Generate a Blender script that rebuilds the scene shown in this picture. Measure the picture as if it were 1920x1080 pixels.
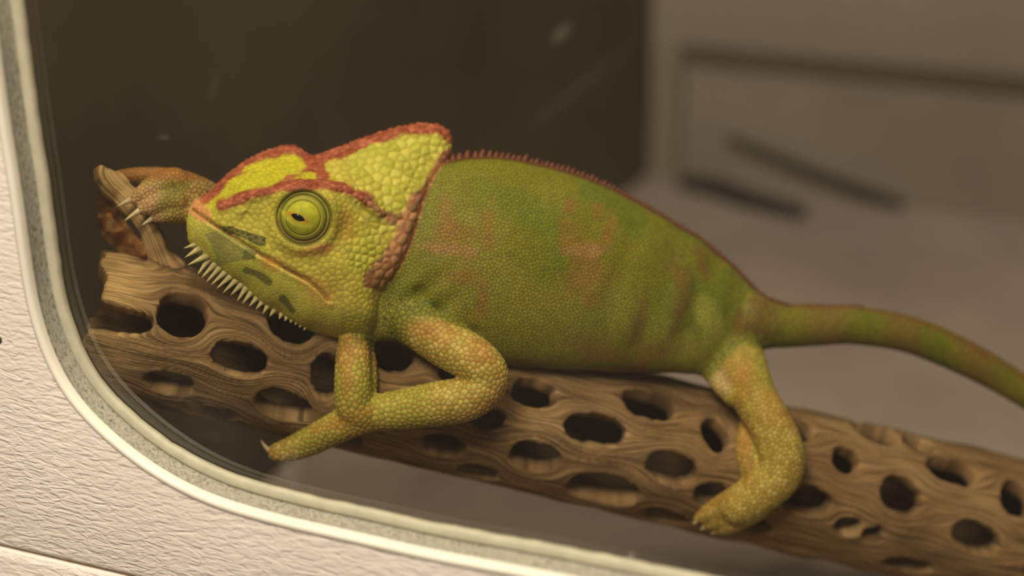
import bpy, bmesh, math, random
import numpy as np
from mathutils import Vector, Matrix
from mathutils.kdtree import KDTree

for o in list(bpy.data.objects):
    bpy.data.objects.remove(o, do_unlink=True)
scene = bpy.context.scene
COL = scene.collection
rng = np.random.default_rng(7)
random.seed(7)

# ------------------------------------------------------------------ camera
FPX = 3200.0                       # focal length in pixels of a 1920 wide frame
PITCH = math.radians(22)
CAMZ = 0.415
cp, sp = math.cos(PITCH), math.sin(PITCH)
CX = np.array([1.0, 0, 0]); CF = np.array([0, cp, -sp]); CU = np.array([0, sp, cp])
CO = np.array([0, 0, CAMZ])
cam_data = bpy.data.cameras.new('camera')
cam = bpy.data.objects.new('camera', cam_data)
COL.objects.link(cam)
cam.location = CO
cam.rotation_euler = (math.pi / 2 - PITCH, 0, 0)
cam_data.sensor_width = 36
cam_data.lens = 36 * FPX / 1920
cam_data.clip_start = 0.01
cam_data.dof.use_dof = True
cam_data.dof.focus_distance = 0.627
cam_data.dof.aperture_fstop = 3.3
scene.camera = cam

# ------------------------------------------------------------------ world, light, exposure
world = bpy.data.worlds.new('room')
scene.world = world
world.use_nodes = True
world.node_tree.nodes['Background'].inputs[0].default_value = (1.0, 0.84, 0.66, 1)
world.node_tree.nodes['Background'].inputs[1].default_value = 0.10

def area_light(name, loc, target, size, power, color):
    d = bpy.data.lights.new(name, 'AREA')
    d.energy = power; d.size = size; d.color = color; d.shape = 'DISK'
    o = bpy.data.objects.new(name, d)
    COL.objects.link(o)
    o.location = loc
    o.rotation_euler = (Vector(target) - Vector(loc)).to_track_quat('-Z', 'Y').to_euler()
    return o
area_light('room_ceiling_lamp', (-0.42, -0.62, 1.65), (0.0, 0.6, 0.15), 0.60, 49.0, (1.0, 0.90, 0.76))
area_light('basking_lamp', (-0.09, 0.555, 0.62), (-0.10, 0.60, 0.2), 0.10, 1.3, (1.0, 0.86, 0.62))
area_light('enclosure_lamp', (0.42, 0.80, 0.95), (0.38, 0.80, 0.0), 0.25, 0.68, (1.0, 0.88, 0.80))

scene.view_settings.view_transform = 'Standard'
scene.view_settings.look = 'None'
scene.view_settings.gamma = 1
scene.view_settings.use_curve_mapping = False
scene.view_settings.exposure = 0.0

# ------------------------------------------------------------------ helpers
def P(u, v, d):
    """pixel (of 1920x1080) and depth along the view axis -> world point(s)"""
    u = np.asarray(u, float); v = np.asarray(v, float); d = np.asarray(d, float)
    a = (u - 960) / FPX * d; b = -(v - 540) / FPX * d
    return CO + a[..., None] * CX + b[..., None] * CU + d[..., None] * CF

def UV(p):
    q = np.asarray(p) - CO
    d = q @ CF
    return 960 + (q @ CX) / d * FPX, 540 - (q @ CU) / d * FPX, d

def ray(u, v):
    return (u - 960) / FPX * CX - (v - 540) / FPX * CU + CF

def on_plane(u, v, p0, n):
    r = ray(u, v)
    t = np.dot(np.asarray(p0) - CO, n) / np.dot(r, n)
    return CO + r * t

def srgb(r, g, b):
    c = np.array([r, g, b], float) / 255
    return np.where(c <= 0.04045, c / 12.92, ((c + 0.055) / 1.055) ** 2.4)

def rgba(r, g, b):
    return tuple(srgb(r, g, b)) + (1.0,)

def sstep(a, b, x):
    t = np.clip((x - a) / (b - a), 0, 1)
    return t * t * (3 - 2 * t)

def interp_path(pts, n):
    """Catmull-Rom through rows of pts, resampled to n rows"""
    pts = np.asarray(pts, float)
    q = np.vstack([2 * pts[0] - pts[1], pts, 2 * pts[-1] - pts[-2]])
    out = []
    m = len(pts) - 1
    for t in np.linspace(0, m, n):
        i = min(int(t), m - 1); f = t - i
        p0, p1, p2, p3 = q[i], q[i + 1], q[i + 2], q[i + 3]
        out.append(0.5 * (2 * p1 + (p2 - p0) * f + (2 * p0 - 5 * p1 + 4 * p2 - p3) * f * f + (3 * p1 - p0 - 3 * p2 + p3) * f ** 3))
    return np.array(out)

def mesh_obj(name, verts, faces, mat=None, parent=None, smooth=True):
    me = bpy.data.meshes.new(name)
    me.from_pydata([tuple(map(float, p)) for p in verts], [], [tuple(map(int, f)) for f in faces])
    me.update()
    if smooth:
        me.polygons.foreach_set('use_smooth', [True] * len(me.polygons))
    o = bpy.data.objects.new(name, me)
    COL.objects.link(o)
    if mat: me.materials.append(mat)
    if parent:
        o.parent = parent
        o.matrix_parent_inverse = parent.matrix_basis.inverted()
    return o

def empty(name, loc):
    o = bpy.data.objects.new(name, None)
    COL.objects.link(o)
    o.location = tuple(loc); o.empty_display_size = 0.02
    return o

def tag(o, label, cat, group=None):
    o['label'] = label; o['category'] = cat
    if group: o['group'] = group

def struct(o, label=None):
    o['kind'] = 'structure'
    if label: o['label'] = label
    return o

def box_mesh(lo, hi, M=None):
    x0, y0, z0 = lo; x1, y1, z1 = hi
    v = np.array([(x0, y0, z0), (x1, y0, z0), (x1, y1, z0), (x0, y1, z0), (x0, y0, z1), (x1, y0, z1), (x1, y1, z1), (x0, y1, z1)], float)
    f = [(0, 3, 2, 1), (4, 5, 6, 7), (0, 1, 5, 4), (1, 2, 6, 5), (2, 3, 7, 6), (3, 0, 4, 7)]
    return v, f

def tube(centers, radii, nseg=20, squash=None, cap=4):
    """closed tube with rounded ends; squash = (axis vector, factor) flattens the section"""
    c = np.asarray(centers, float); r = np.asarray(radii, float)
    # rounded caps
    t0 = c[0] - c[1]; t0 /= np.linalg.norm(t0)
    t1 = c[-1] - c[-2]; t1 /= np.linalg.norm(t1)
    cc, rr = [], []
    for k in range(cap):
        a = math.pi / 2 * (k + 0.35) / cap
        cc.append(c[0] + t0 * r[0] * math.cos(a)); rr.append(r[0] * math.sin(a))
    cc += list(c); rr += list(r)
    for k in range(cap - 1, -1, -1):
        a = math.pi / 2 * (k + 0.35) / cap
        cc.append(c[-1] + t1 * r[-1] * math.cos(a)); rr.append(r[-1] * math.sin(a))
    cc = np.array(cc)
    tg = np.gradient(cc, axis=0); tg /= np.linalg.norm(tg, axis=1)[:, None] + 1e-12
    n = np.cross(tg[0], [0.31, 0.22, 0.92]); n /= np.linalg.norm(n)
    V, F = [], []
    ang = np.linspace(0, 2 * math.pi, nseg, endpoint=False)
    for i in range(len(cc)):
        n = n - tg[i] * np.dot(n, tg[i]); n /= np.linalg.norm(n)
        b = np.cross(tg[i], n)
        ring = rr[i] * (np.cos(ang)[:, None] * n + np.sin(ang)[:, None] * b)
        if squash is not None:
            ax, k = squash
            ring = ring - np.outer(ring @ ax, ax) * (1 - k)
        V.append(cc[i] + ring)
    V = np.vstack(V)
    m = len(cc)
    for i in range(m - 1):
        for j in range(nseg):
            a = i * nseg + j; b2 = i * nseg + (j + 1) % nseg
            F.append((a, b2, b2 + nseg, a + nseg))
    F.append(tuple(range(nseg - 1, -1, -1)))
    F.append(tuple(range((m - 1) * nseg, m * nseg)))
    return V, F

def voxel_union(parts, voxel):
    """parts: list of (verts, faces) closed shells -> verts, faces of their union"""
    V, F, off = [], [], 0
    for v, f in parts:
        V.append(np.asarray(v)); F += [tuple(i + off for i in q) for q in f]; off += len(v)
    V = np.vstack(V)
    S = 100.0                                    # work in centimetres for precision
    me = bpy.data.meshes.new('tmp')
    me.from_pydata((V * S).tolist(), [], F); me.update()
    bm = bmesh.new(); bm.from_mesh(me)
    bmesh.ops.recalc_face_normals(bm, faces=bm.faces)
    bm.to_mesh(me); bm.free()
    o = bpy.data.objects.new('tmp', me); COL.objects.link(o)
    md = o.modifiers.new('r', 'REMESH'); md.mode = 'VOXEL'; md.voxel_size = voxel * S; md.adaptivity = 0
    dg = bpy.context.evaluated_depsgraph_get()
    ev = o.evaluated_get(dg)
    m2 = bpy.data.meshes.new_from_object(ev)
    n = len(m2.vertices)
    co = np.empty(n * 3, np.float32); m2.vertices.foreach_get('co', co)
    co = co.reshape(-1, 3).astype(float) / S
    nl = len(m2.loops)
    lv = np.empty(nl, np.int32); m2.loops.foreach_get('vertex_index', lv)
    ls = np.empty(len(m2.polygons), np.int32); m2.polygons.foreach_get('loop_total', ls)
    ed = np.empty(len(m2.edges) * 2, np.int32); m2.edges.foreach_get('vertices', ed)
    bpy.data.objects.remove(o, do_unlink=True)
    return co, lv, ls, ed.reshape(-1, 2), m2

def laplace(co, ed, iters, w=0.5, mask=None):
    n = len(co)
    deg = np.bincount(ed.ravel(), minlength=n).astype(float)[:, None]
    for _ in range(iters):
        s = np.empty_like(co)
        for k in range(3):
            s[:, k] = np.bincount(ed[:, 0], co[ed[:, 1], k], n) + np.bincount(ed[:, 1], co[ed[:, 0], k], n)
        d = (s / np.maximum(deg, 1) - co) * w
        if mask is not None: d *= mask[:, None]
        co = co + d
    return co

def finish_mesh(m2, name, co, colors, mat, parent, extra=None):
    m2.name = name
    m2.vertices.foreach_set('co', co.astype(np.float32).ravel())
    if colors is not None:
        ca = m2.color_attributes.new('Col', 'FLOAT_COLOR', 'POINT')
        full = np.ones((len(co), 4), np.float32); full[:, :3] = colors
        ca.data.foreach_set('color', full.ravel())
    for k, arr in (extra or {}).items():
        at = m2.attributes.new(k, 'FLOAT', 'POINT'); at.data.foreach_set('value', arr.astype(np.float32))
    m2.polygons.foreach_set('use_smooth', [True] * len(m2.polygons))
    m2.materials.clear(); m2.materials.append(mat)
    m2.update()
    o = bpy.data.objects.new(name, m2); COL.objects.link(o)
    if parent:
        o.parent = parent
        o.matrix_parent_inverse = parent.matrix_basis.inverted()
    return o

def vnormals(co, m2):
    m2.vertices.foreach_set('co', co.astype(np.float32).ravel()); m2.update()
    nn = np.empty(len(co) * 3, np.float32); m2.vertex_normals.foreach_get('vector', nn)
    return nn.reshape(-1, 3).astype(float)

_tab = rng.random((64, 64, 64))
def vnoise(p, scale, seed=0):
    """smooth value noise in [0,1] at points p (n,3)"""
    q = p * scale + seed * 17.37
    i = np.floor(q).astype(int); f = q - i; f = f * f * (3 - 2 * f)
    r = 0
    for dx in (0, 1):
        for dy in (0, 1):
            for dz in (0, 1):
                w = (f[:, 0] if dx else 1 - f[:, 0]) * (f[:, 1] if dy else 1 - f[:, 1]) * (f[:, 2] if dz else 1 - f[:, 2])
                r = r + w * _tab[(i[:, 0] + dx) % 64, (i[:, 1] + dy) % 64, (i[:, 2] + dz) % 64]
    return r

def seg_dist(u, v, poly):
    """distance of pixel points to a polyline, and the parameter along it"""
    d = np.full(np.shape(u), 1e9)
    for (x0, y0), (x1, y1) in zip(poly[:-1], poly[1:]):
        dx, dy = x1 - x0, y1 - y0
        t = np.clip(((u - x0) * dx + (v - y0) * dy) / (dx * dx + dy * dy + 1e-9), 0, 1)
        d = np.minimum(d, np.hypot(u - x0 - t * dx, v - y0 - t * dy))
    return d

def inside(u, v, poly):
    r = np.zeros(np.shape(u), bool)
    n = len(poly)
    for i in range(n):
        x0, y0 = poly[i]; x1, y1 = poly[(i + 1) % n]
        c = ((y0 > v) != (y1 > v)) & (u < (x1 - x0) * (v - y0) / (y1 - y0 + 1e-12) + x0)
        r ^= c
    return r

def tps(ctrl, u, v, k=1.0):
    """thin plate spline through rows (u, v, value)"""
    c = np.asarray(ctrl, float); n = len(c)
    X = c[:, :2] / 100
    def phi(r2): return np.where(r2 > 0, 0.5 * r2 * np.log(r2 + 1e-12), 0)
    D = ((X[:, None] - X[None]) ** 2).sum(-1)
    A = np.zeros((n + 3, n + 3)); A[:n, :n] = phi(D) + np.eye(n) * 0.02 * k
    A[:n, n] = 1; A[:n, n + 1:] = X; A[n, :n] = 1; A[n + 1:, :n] = X.T
    w = np.linalg.solve(A, np.r_[c[:, 2], 0, 0, 0])
    q = np.stack([u.ravel(), v.ravel()], 1) / 100
    r = w[n] + q @ w[n + 1:]
    for i in range(n):
        r = r + w[i] * phi(((q - X[i]) ** 2).sum(1))
    return r.reshape(u.shape)

# ------------------------------------------------------------------ materials
def new_mat(name):
    m = bpy.data.materials.new(name); m.use_nodes = True
    nt = m.node_tree
    return m, nt, nt.nodes, nt.links, nt.nodes['Principled BSDF']

def node(nt, typ, **kw):
    n = nt.nodes.new(typ)
    for k, v in kw.items():
        if k in n.inputs: n.inputs[k].default_value = v
        else: setattr(n, k, v)
    return n

def ramp(nt, fac, stops):
    r = nt.nodes.new('ShaderNodeValToRGB')
    while len(r.color_ramp.elements) < len(stops): r.color_ramp.elements.new(0.5)
    for e, (p, c) in zip(r.color_ramp.elements, stops):
        e.position = p; e.color = c
    nt.links.new(fac, r.inputs[0])
    return r

def plain_mat(name, col, rough=0.6, var=0.12, nscale=300, bump=0.0003, spec=0.3):
    m, nt, N, L, B = new_mat(name)
    tc = node(nt, 'ShaderNodeTexCoord')
    nz = node(nt, 'ShaderNodeTexNoise', Scale=nscale, Detail=5.0)
    L.new(tc.outputs['Object'], nz.inputs['Vector'])
    c = np.array(col[:3])
    r = ramp(nt, nz.outputs['Fac'], [(0.3, tuple(c * (1 - var)) + (1,)), (0.7, tuple(np.minimum(c * (1 + var), 1)) + (1,))])
    L.new(r.outputs[0], B.inputs['Base Color'])
    B.inputs['Roughness'].default_value = rough
    B.inputs['Specular IOR Level'].default_value = spec
    bp = node(nt, 'ShaderNodeBump', Strength=0.6, Distance=bump)
    L.new(nz.outputs['Fac'], bp.inputs['Height']); L.new(bp.outputs[0], B.inputs['Normal'])
    return m

def panel_mat():
    m, nt, N, L, B = new_mat('grained_plastic')
    tc = node(nt, 'ShaderNodeTexCoord')
    mp = node(nt, 'ShaderNodeMapping')
    mp.inputs['Scale'].default_value = (150, 150, 520)
    mp.inputs['Rotation'].default_value = (0, 0.16, 0)
    L.new(tc.outputs['Object'], mp.inputs['Vector'])
    nz = node(nt, 'ShaderNodeTexNoise', Scale=1.0, Detail=2.5, Roughness=0.5, Distortion=0.9)
    L.new(mp.outputs[0], nz.inputs['Vector'])
    n2 = node(nt, 'ShaderNodeTexNoise', Scale=1400.0, Detail=2.0)
    L.new(tc.outputs['Object'], n2.inputs['Vector'])
    n3 = node(nt, 'ShaderNodeTexNoise', Scale=14.0, Detail=4.0)
    L.new(tc.outputs['Object'], n3.inputs['Vector'])
    r = ramp(nt, n3.outputs['Fac'], [(0.3, rgba(237, 223, 208)), (0.7, rgba(243, 230, 216))])
    L.new(r.outputs[0], B.inputs['Base Color'])
    cr = ramp(nt, nz.outputs['Fac'], [(0.30, (0, 0, 0, 1)), (0.62, (1, 1, 1, 1))])
    b1 = node(nt, 'ShaderNodeBump', Strength=1.0, Distance=0.00032)
    L.new(cr.outputs[0], b1.inputs['Height'])
    b2 = node(nt, 'ShaderNodeBump', Strength=0.3, Distance=0.0001)
    L.new(n2.outputs['Fac'], b2.inputs['Height']); L.new(b1.outputs[0], b2.inputs['Normal'])
    L.new(b2.outputs[0], B.inputs['Normal'])
    B.inputs['Roughness'].default_value = 0.55
    B.inputs['Specular IOR Level'].default_value = 0.25
    return m

def gasket_mat():
    m, nt, N, L, B = new_mat('speckled_gasket')
    tc = node(nt, 'ShaderNodeTexCoord')
    mp = node(nt, 'ShaderNodeMapping'); mp.inputs['Scale'].default_value = (900, 900, 420)
    L.new(tc.outputs['Object'], mp.inputs['Vector'])
    nz = node(nt, 'ShaderNodeTexNoise', Scale=1.0, Detail=4.0, Roughness=0.65)
    L.new(mp.outputs[0], nz.inputs['Vector'])
    r = ramp(nt, nz.outputs['Fac'], [(0.30, rgba(84, 80, 64)), (0.45, rgba(152, 148, 130)), (0.7, rgba(180, 176, 158))])
    L.new(r.outputs[0], B.inputs['Base Color'])
    bp = node(nt, 'ShaderNodeBump', Strength=0.8, Distance=0.0004)
    L.new(nz.outputs['Fac'], bp.inputs['Height']); L.new(bp.outputs[0], B.inputs['Normal'])
    B.inputs['Roughness'].default_value = 0.8
    return m

def glass_mat(smudges_sheen):
    m, nt, N, L, B = new_mat('dusty_clear_pane')
    N.remove(B)
    out = N['Material Output']
    tr = node(nt, 'ShaderNodeBsdfTransparent'); tr.inputs[0].default_value = (0.95, 0.94, 0.91, 1)
    gl = node(nt, 'ShaderNodeBsdfGlossy', Roughness=0.03); gl.inputs[0].default_value = (0.9, 0.9, 0.9, 1)
    df = node(nt, 'ShaderNodeBsdfDiffuse'); df.inputs[0].default_value = rgba(215, 205, 190)
    fr = node(nt, 'ShaderNodeFresnel', IOR=1.45)
    fm = node(nt, 'ShaderNodeMath', operation='MULTIPLY'); fm.inputs[1].default_value = 0.35
    L.new(fr.outputs[0], fm.inputs[0])
    tc = node(nt, 'ShaderNodeTexCoord')
    nz = node(nt, 'ShaderNodeTexNoise', Scale=9.0, Detail=5.0, Roughness=0.6)
    L.new(tc.outputs['Object'], nz.inputs['Vector'])
    hz = node(nt, 'ShaderNodeMapRange'); hz.inputs['From Min'].default_value = 0.35; hz.inputs['From Max'].default_value = 0.7
    hz.inputs['To Min'].default_value = 0.005; hz.inputs['To Max'].default_value = 0.012
    L.new(nz.outputs['Fac'], hz.inputs['Value'])
    cur = hz.outputs[0]
    for (p, sx, sz, rot, amt) in smudges_sheen:        # dried splashes on the pane, plus one painted sheen streak
        mp = node(nt, 'ShaderNodeMapping', vector_type='TEXTURE')
        mp.inputs['Location'].default_value = tuple(p)
        mp.inputs['Rotation'].default_value = (0, rot, 0)
        mp.inputs['Scale'].default_value = (sx, 1.0, sz)
        L.new(tc.outputs['Object'], mp.inputs['Vector'])
        gr = node(nt, 'ShaderNodeTexGradient', gradient_type='SPHERICAL')
        L.new(mp.outputs[0], gr.inputs[0])
        n2 = node(nt, 'ShaderNodeTexNoise', Scale=260.0, Detail=3.0)
        L.new(tc.outputs['Object'], n2.inputs['Vector'])
        m1 = node(nt, 'ShaderNodeMath', operation='MULTIPLY'); L.new(gr.outputs[1], m1.inputs[0]); L.new(n2.outputs['Fac'], m1.inputs[1])
        m2 = node(nt, 'ShaderNodeMath', operation='MULTIPLY_ADD'); L.new(m1.outputs[0], m2.inputs[0]); m2.inputs[1].default_value = amt
        L.new(cur, m2.inputs[2]); cur = m2.outputs[0]
    mx = node(nt, 'ShaderNodeMixShader'); L.new(cur, mx.inputs[0]); L.new(tr.outputs[0], mx.inputs[1]); L.new(df.outputs[0], mx.inputs[2])
    mg = node(nt, 'ShaderNodeMixShader'); L.new(fm.outputs[0], mg.inputs[0]); L.new(mx.outputs[0], mg.inputs[1]); L.new(gl.outputs[0], mg.inputs[2])
    L.new(mg.outputs[0], out.inputs['Surface'])
    return m

def attr_mat(name, rough, spec, nscale, bump):
    m, nt, N, L, B = new_mat(name)
    at = node(nt, 'ShaderNodeAttribute', attribute_name='Col')
    tc = node(nt, 'ShaderNodeTexCoord')
    nz = node(nt, 'ShaderNodeTexNoise', Scale=nscale, Detail=3.0)
    L.new(tc.outputs['Object'], nz.inputs['Vector'])
    hs = node(nt, 'ShaderNodeMapRange'); hs.inputs['To Min'].default_value = 0.82; hs.inputs['To Max'].default_value = 1.18
    L.new(nz.outputs['Fac'], hs.inputs['Value'])
    vm = node(nt, 'ShaderNodeVectorMath', operation='SCALE')
    L.new(at.outputs['Color'], vm.inputs[0]); L.new(hs.outputs[0], vm.inputs['Scale'])
    L.new(vm.outputs[0], B.inputs['Base Color'])
    bp = node(nt, 'ShaderNodeBump', Strength=0.5, Distance=bump)
    L.new(nz.outputs['Fac'], bp.inputs['Height']); L.new(bp.outputs[0], B.inputs['Normal'])
    B.inputs['Roughness'].default_value = rough
    B.inputs['Specular IOR Level'].default_value = spec
    return m

def wood_mat():
    m, nt, N, L, B = new_mat('cactus_wood')
    at = node(nt, 'ShaderNodeAttribute', attribute_name='Col')
    gs = node(nt, 'ShaderNodeAttribute', attribute_name='along'); gp = node(nt, 'ShaderNodeAttribute', attribute_name='fibre')
    m1 = node(nt, 'ShaderNodeMath', operation='MULTIPLY'); m1.inputs[1].default_value = 55; L.new(gs.outputs['Fac'], m1.inputs[0])
    m2 = node(nt, 'ShaderNodeMath', operation='MULTIPLY'); m2.inputs[1].default_value = 1150; L.new(gp.outputs['Fac'], m2.inputs[0])
    cx = node(nt, 'ShaderNodeCombineXYZ'); L.new(m1.outputs[0], cx.inputs[0]); L.new(m2.outputs[0], cx.inputs[1])
    nz = node(nt, 'ShaderNodeTexNoise', Scale=1.0, Detail=2.5, Roughness=0.6, Distortion=0.25)
    L.new(cx.outputs[0], nz.inputs['Vector'])
    tc = node(nt, 'ShaderNodeTexCoord')
    nf = node(nt, 'ShaderNodeTexNoise', Scale=900.0, Detail=3.0); L.new(tc.outputs['Object'], nf.inputs['Vector'])
    mr = node(nt, 'ShaderNodeMapRange'); mr.inputs['From Min'].default_value = 0.34; mr.inputs['From Max'].default_value = 0.62
    mr.inputs['To Min'].default_value = 0.38; mr.inputs['To Max'].default_value = 1.15
    L.new(nz.outputs['Fac'], mr.inputs['Value'])
    vm = node(nt, 'ShaderNodeVectorMath', operation='SCALE'); L.new(at.outputs['Color'], vm.inputs[0]); L.new(mr.outputs[0], vm.inputs['Scale'])
    L.new(vm.outputs[0], B.inputs['Base Color'])
    b1 = node(nt, 'ShaderNodeBump', Strength=0.9, Distance=0.0007); L.new(nz.outputs['Fac'], b1.inputs['Height'])
    b2 = node(nt, 'ShaderNodeBump', Strength=0.5, Distance=0.0003); L.new(nf.outputs['Fac'], b2.inputs['Height']); L.new(b1.outputs[0], b2.inputs['Normal'])
    L.new(b2.outputs[0], B.inputs['Normal'])
    B.inputs['Roughness'].default_value = 0.85; B.inputs['Specular IOR Level'].default_value = 0.12
    return m

def sheet_mat(name, c0, c1, scale, rough):
    m, nt, N, L, B = new_mat(name)
    tc = node(nt, 'ShaderNodeTexCoord')
    nz = node(nt, 'ShaderNodeTexNoise', Scale=scale, Detail=6.0, Roughness=0.6)
    L.new(tc.outputs['Object'], nz.inputs['Vector'])
    r = ramp(nt, nz.outputs['Fac'], [(0.3, c0), (0.7, c1)])
    L.new(r.outputs[0], B.inputs['Base Color'])
    B.inputs['Roughness'].default_value = rough
    B.inputs['Specular IOR Level'].default_value = 0.2
    bp = node(nt, 'ShaderNodeBump', Strength=0.4, Distance=0.002)
    L.new(nz.outputs['Fac'], bp.inputs['Height']); L.new(bp.outputs[0], B.inputs['Normal'])
    return m

M_panel = panel_mat()
M_lip = plain_mat('smooth_cream_plastic', srgb(236, 228, 208), 0.4, 0.03, 60, 0.0001)
M_inner = plain_mat('pale_trim', srgb(184, 178, 152), 0.55, 0.08, 160, 0.0003)
M_gasket = gasket_mat()
M_floor = sheet_mat('grey_liner', rgba(142, 130, 122), rgba(164, 152, 143), 7, 0.75)
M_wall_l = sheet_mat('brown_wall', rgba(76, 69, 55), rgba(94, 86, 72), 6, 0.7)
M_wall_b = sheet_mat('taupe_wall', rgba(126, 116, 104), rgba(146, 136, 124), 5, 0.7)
M_seam = plain_mat('dark_strip', srgb(84, 76, 65), 0.7)
M_post = plain_mat('corner_strip', srgb(132, 123, 106), 0.6)
M_twig_shade = plain_mat('twig_and_shade_dark', srgb(38, 36, 36), 0.8)  # bark of the leaning twig, also the dark of the wall-foot shadow strip
M_skin = attr_mat('scaly_skin', 0.55, 0.2, 2600, 0.00012)
M_wood = wood_mat()
M_spike = plain_mat('pale_spike', srgb(188, 176, 118), 0.5, 0.1, 900, 0.0001)
M_claw = plain_mat('horn_claw', srgb(190, 170, 130), 0.4, 0.15, 900, 0.0001)
M_crest = plain_mat('red_crest_scale', srgb(106, 58, 38), 0.5, 0.2, 900, 0.0001)
M_pupil = plain_mat('black_pupil', srgb(14, 12, 10), 0.15, 0.05, 200, 0.00001, 0.5)
M_bark = plain_mat('torn_bark', srgb(140, 96, 50), 0.8, 0.5, 260, 0.0015)
M_dark = plain_mat('dark_screw', srgb(70, 68, 66), 0.5)

# ------------------------------------------------------------------ enclosure shell
YAW = math.radians(22)
PD = np.array([math.cos(YAW), -math.sin(YAW), 0])      # along the front panel, to the right
PE = np.array([math.sin(YAW), math.cos(YAW), 0])       # into the enclosure
PZ = np.array([0, 0, 1.0])
P0 = P(150, 700, 0.600)
def panel_ab(u, v, h=0.0):
    """pixel -> in-plane coordinates on the plane h metres in front of the panel face"""
    q = on_plane(u, v, P0 - PE * h, PE) - P0
    return np.array([q @ PD, q @ PZ])
def panel_pt(a, b, h=0.0):
    return P0 + a * PD + b * PZ - PE * h
PANEL_ROT = -YAW

def panel_obj(name, pts, faces, mat, parent=None, smooth=True):
    """object whose local x runs along the panel, local y into the enclosure"""
    o = bpy.data.objects.new(name, bpy.data.meshes.new(name))
    o.data.from_pydata([(float(a), float(-h), float(b)) for a, b, h in pts], [], faces); o.data.update()
    if smooth: o.data.polygons.foreach_set('use_smooth', [True] * len(o.data.polygons))
    o.data.materials.append(mat)
    COL.objects.link(o)
    if parent: o.parent = parent
    else:
        o.location = P0; o.rotation_euler = (0, 0, PANEL_ROT)
    return o

# inner edge of the opening, traced where it shows and closed as a rounded window beyond
edge_px = [(14, -120), (36, 0), (52, 120), (68, 240), (86, 350), (102, 470), (116, 560), (144, 650), (179, 714), (240, 776), (313, 834), (400, 882),
           (480, 909), (574, 933), (690, 958), (809, 985), (1043, 1028), (1240, 1068), (1500, 1122)]
H_IN = -0.0092
ab = np.array([panel_ab(u, v, H_IN) for u, v in edge_px])
aL, aR = ab[0, 0], ab[-1, 0] + 0.16
bB = ab[-1, 1]; bT = bB + 0.46
rc = 0.06
tail = [(aR - rc, bB)] + [(aR - rc + rc * math.sin(t), bB + rc - rc * math.cos(t)) for t in np.linspace(0.15, 1.45, 6)] + [(aR, bB + rc), (aR, bT - rc)] + \
       [(aR - rc + rc * math.cos(t), bT - rc + rc * math.sin(t)) for t in np.linspace(0.15, 1.45, 6)] + [(aR - rc, bT), (aL + rc, bT)] + \
       [(aL + rc - rc * math.sin(t), bT - rc + rc * math.cos(t)) for t in np.linspace(0.15, 1.45, 6)] + [(aL, bT - rc)]
loop = np.vstack([ab, np.array(tail)])
# resample evenly
loop_c = np.vstack([loop, loop[:1]])
sm = []
m_ = len(loop)
for i in range(m_):
    p0, p1, p2, p3 = loop[i - 1], loop[i], loop[(i + 1) % m_], loop[(i + 2) % m_]
    # centripetal-like: plain linear on long straight runs
    L_ = np.linalg.norm(p2 - p1); k = max(2, int(L_ / 0.004))
    for t in np.linspace(0, 1, k, endpoint=False):
        if L_ > 0.08: sm.append(p1 + (p2 - p1) * t)
        else:
            c0 = (p2 - p0) / (np.linalg.norm(p2 - p0)) * L_; c1 = (p3 - p1) / (np.linalg.norm(p3 - p1)) * L_
            h00 = 2 * t**3 - 3 * t**2 + 1; h10 = t**3 - 2 * t**2 + t; h01 = -2 * t**3 + 3 * t**2; h11 = t**3 - t**2
            sm.append(h00 * p1 + h10 * c0 + h01 * p2 + h11 * c1)
LOOP = np.array(sm)
for _ in range(6):
    LOOP = 0.5 * LOOP + 0.25 * (np.roll(LOOP, 1, 0) + np.roll(LOOP, -1, 0))
tg = np.roll(LOOP, -1, 0) - np.roll(LOOP, 1, 0); tg /= np.linalg.norm(tg, axis=1)[:, None]
OUTN = np.stack([tg[:, 1], -tg[:, 0]], 1)
ctr = LOOP.mean(0)
if np.mean(((LOOP - ctr) * OUTN).sum(1)) < 0: OUTN = -OUTN

def sweep(name, profile, mat, parent=None, wob=0.0):
    """profile rows (offset outwards, height towards the viewer)"""
    n = len(LOOP); pts, faces = [], []
    wv = np.array([0.5 * math.sin(i * 0.9) + 0.5 * math.sin(i * 2.3 + 1) + random.uniform(-.7, .7) for i in range(n)]) * wob
    for k, (s, h) in enumerate(profile):
        q = LOOP + OUTN * (s + (wv if k in (0, 1) else 0 * wv))[:, None]
        pts += [(a, b, h) for a, b in q]
    for k in range(len(profile) - 1):
        for i in range(n):
            j = (i + 1) % n
            faces.append((k * n + i, k * n + j, (k + 1) * n + j, (k + 1) * n + i))
    return panel_obj(name, pts, faces, mat, parent)

def outer_map(q, a0, a1, b0, b1):
    d = q - ctr
    t = 1e9
    if d[0] > 1e-9: t = min(t, (a1 - ctr[0]) / d[0])
    if d[0] < -1e-9: t = min(t, (a0 - ctr[0]) / d[0])
    if d[1] > 1e-9: t = min(t, (b1 - ctr[1]) / d[1])
    if d[1] < -1e-9: t = min(t, (b0 - ctr[1]) / d[1])
    return ctr + d * t

seam_b = 0.5 * (panel_ab(0, 1028)[1] + panel_ab(240, 1080)[1])
A0, A1, B1 = aL - 0.16, aR + 0.10, bT + 0.10
n = len(LOOP)
ring0 = LOOP + OUTN * 0.0084
ring1 = np.array([outer_map(q, A0, A1, seam_b, B1) for q in LOOP])
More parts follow.
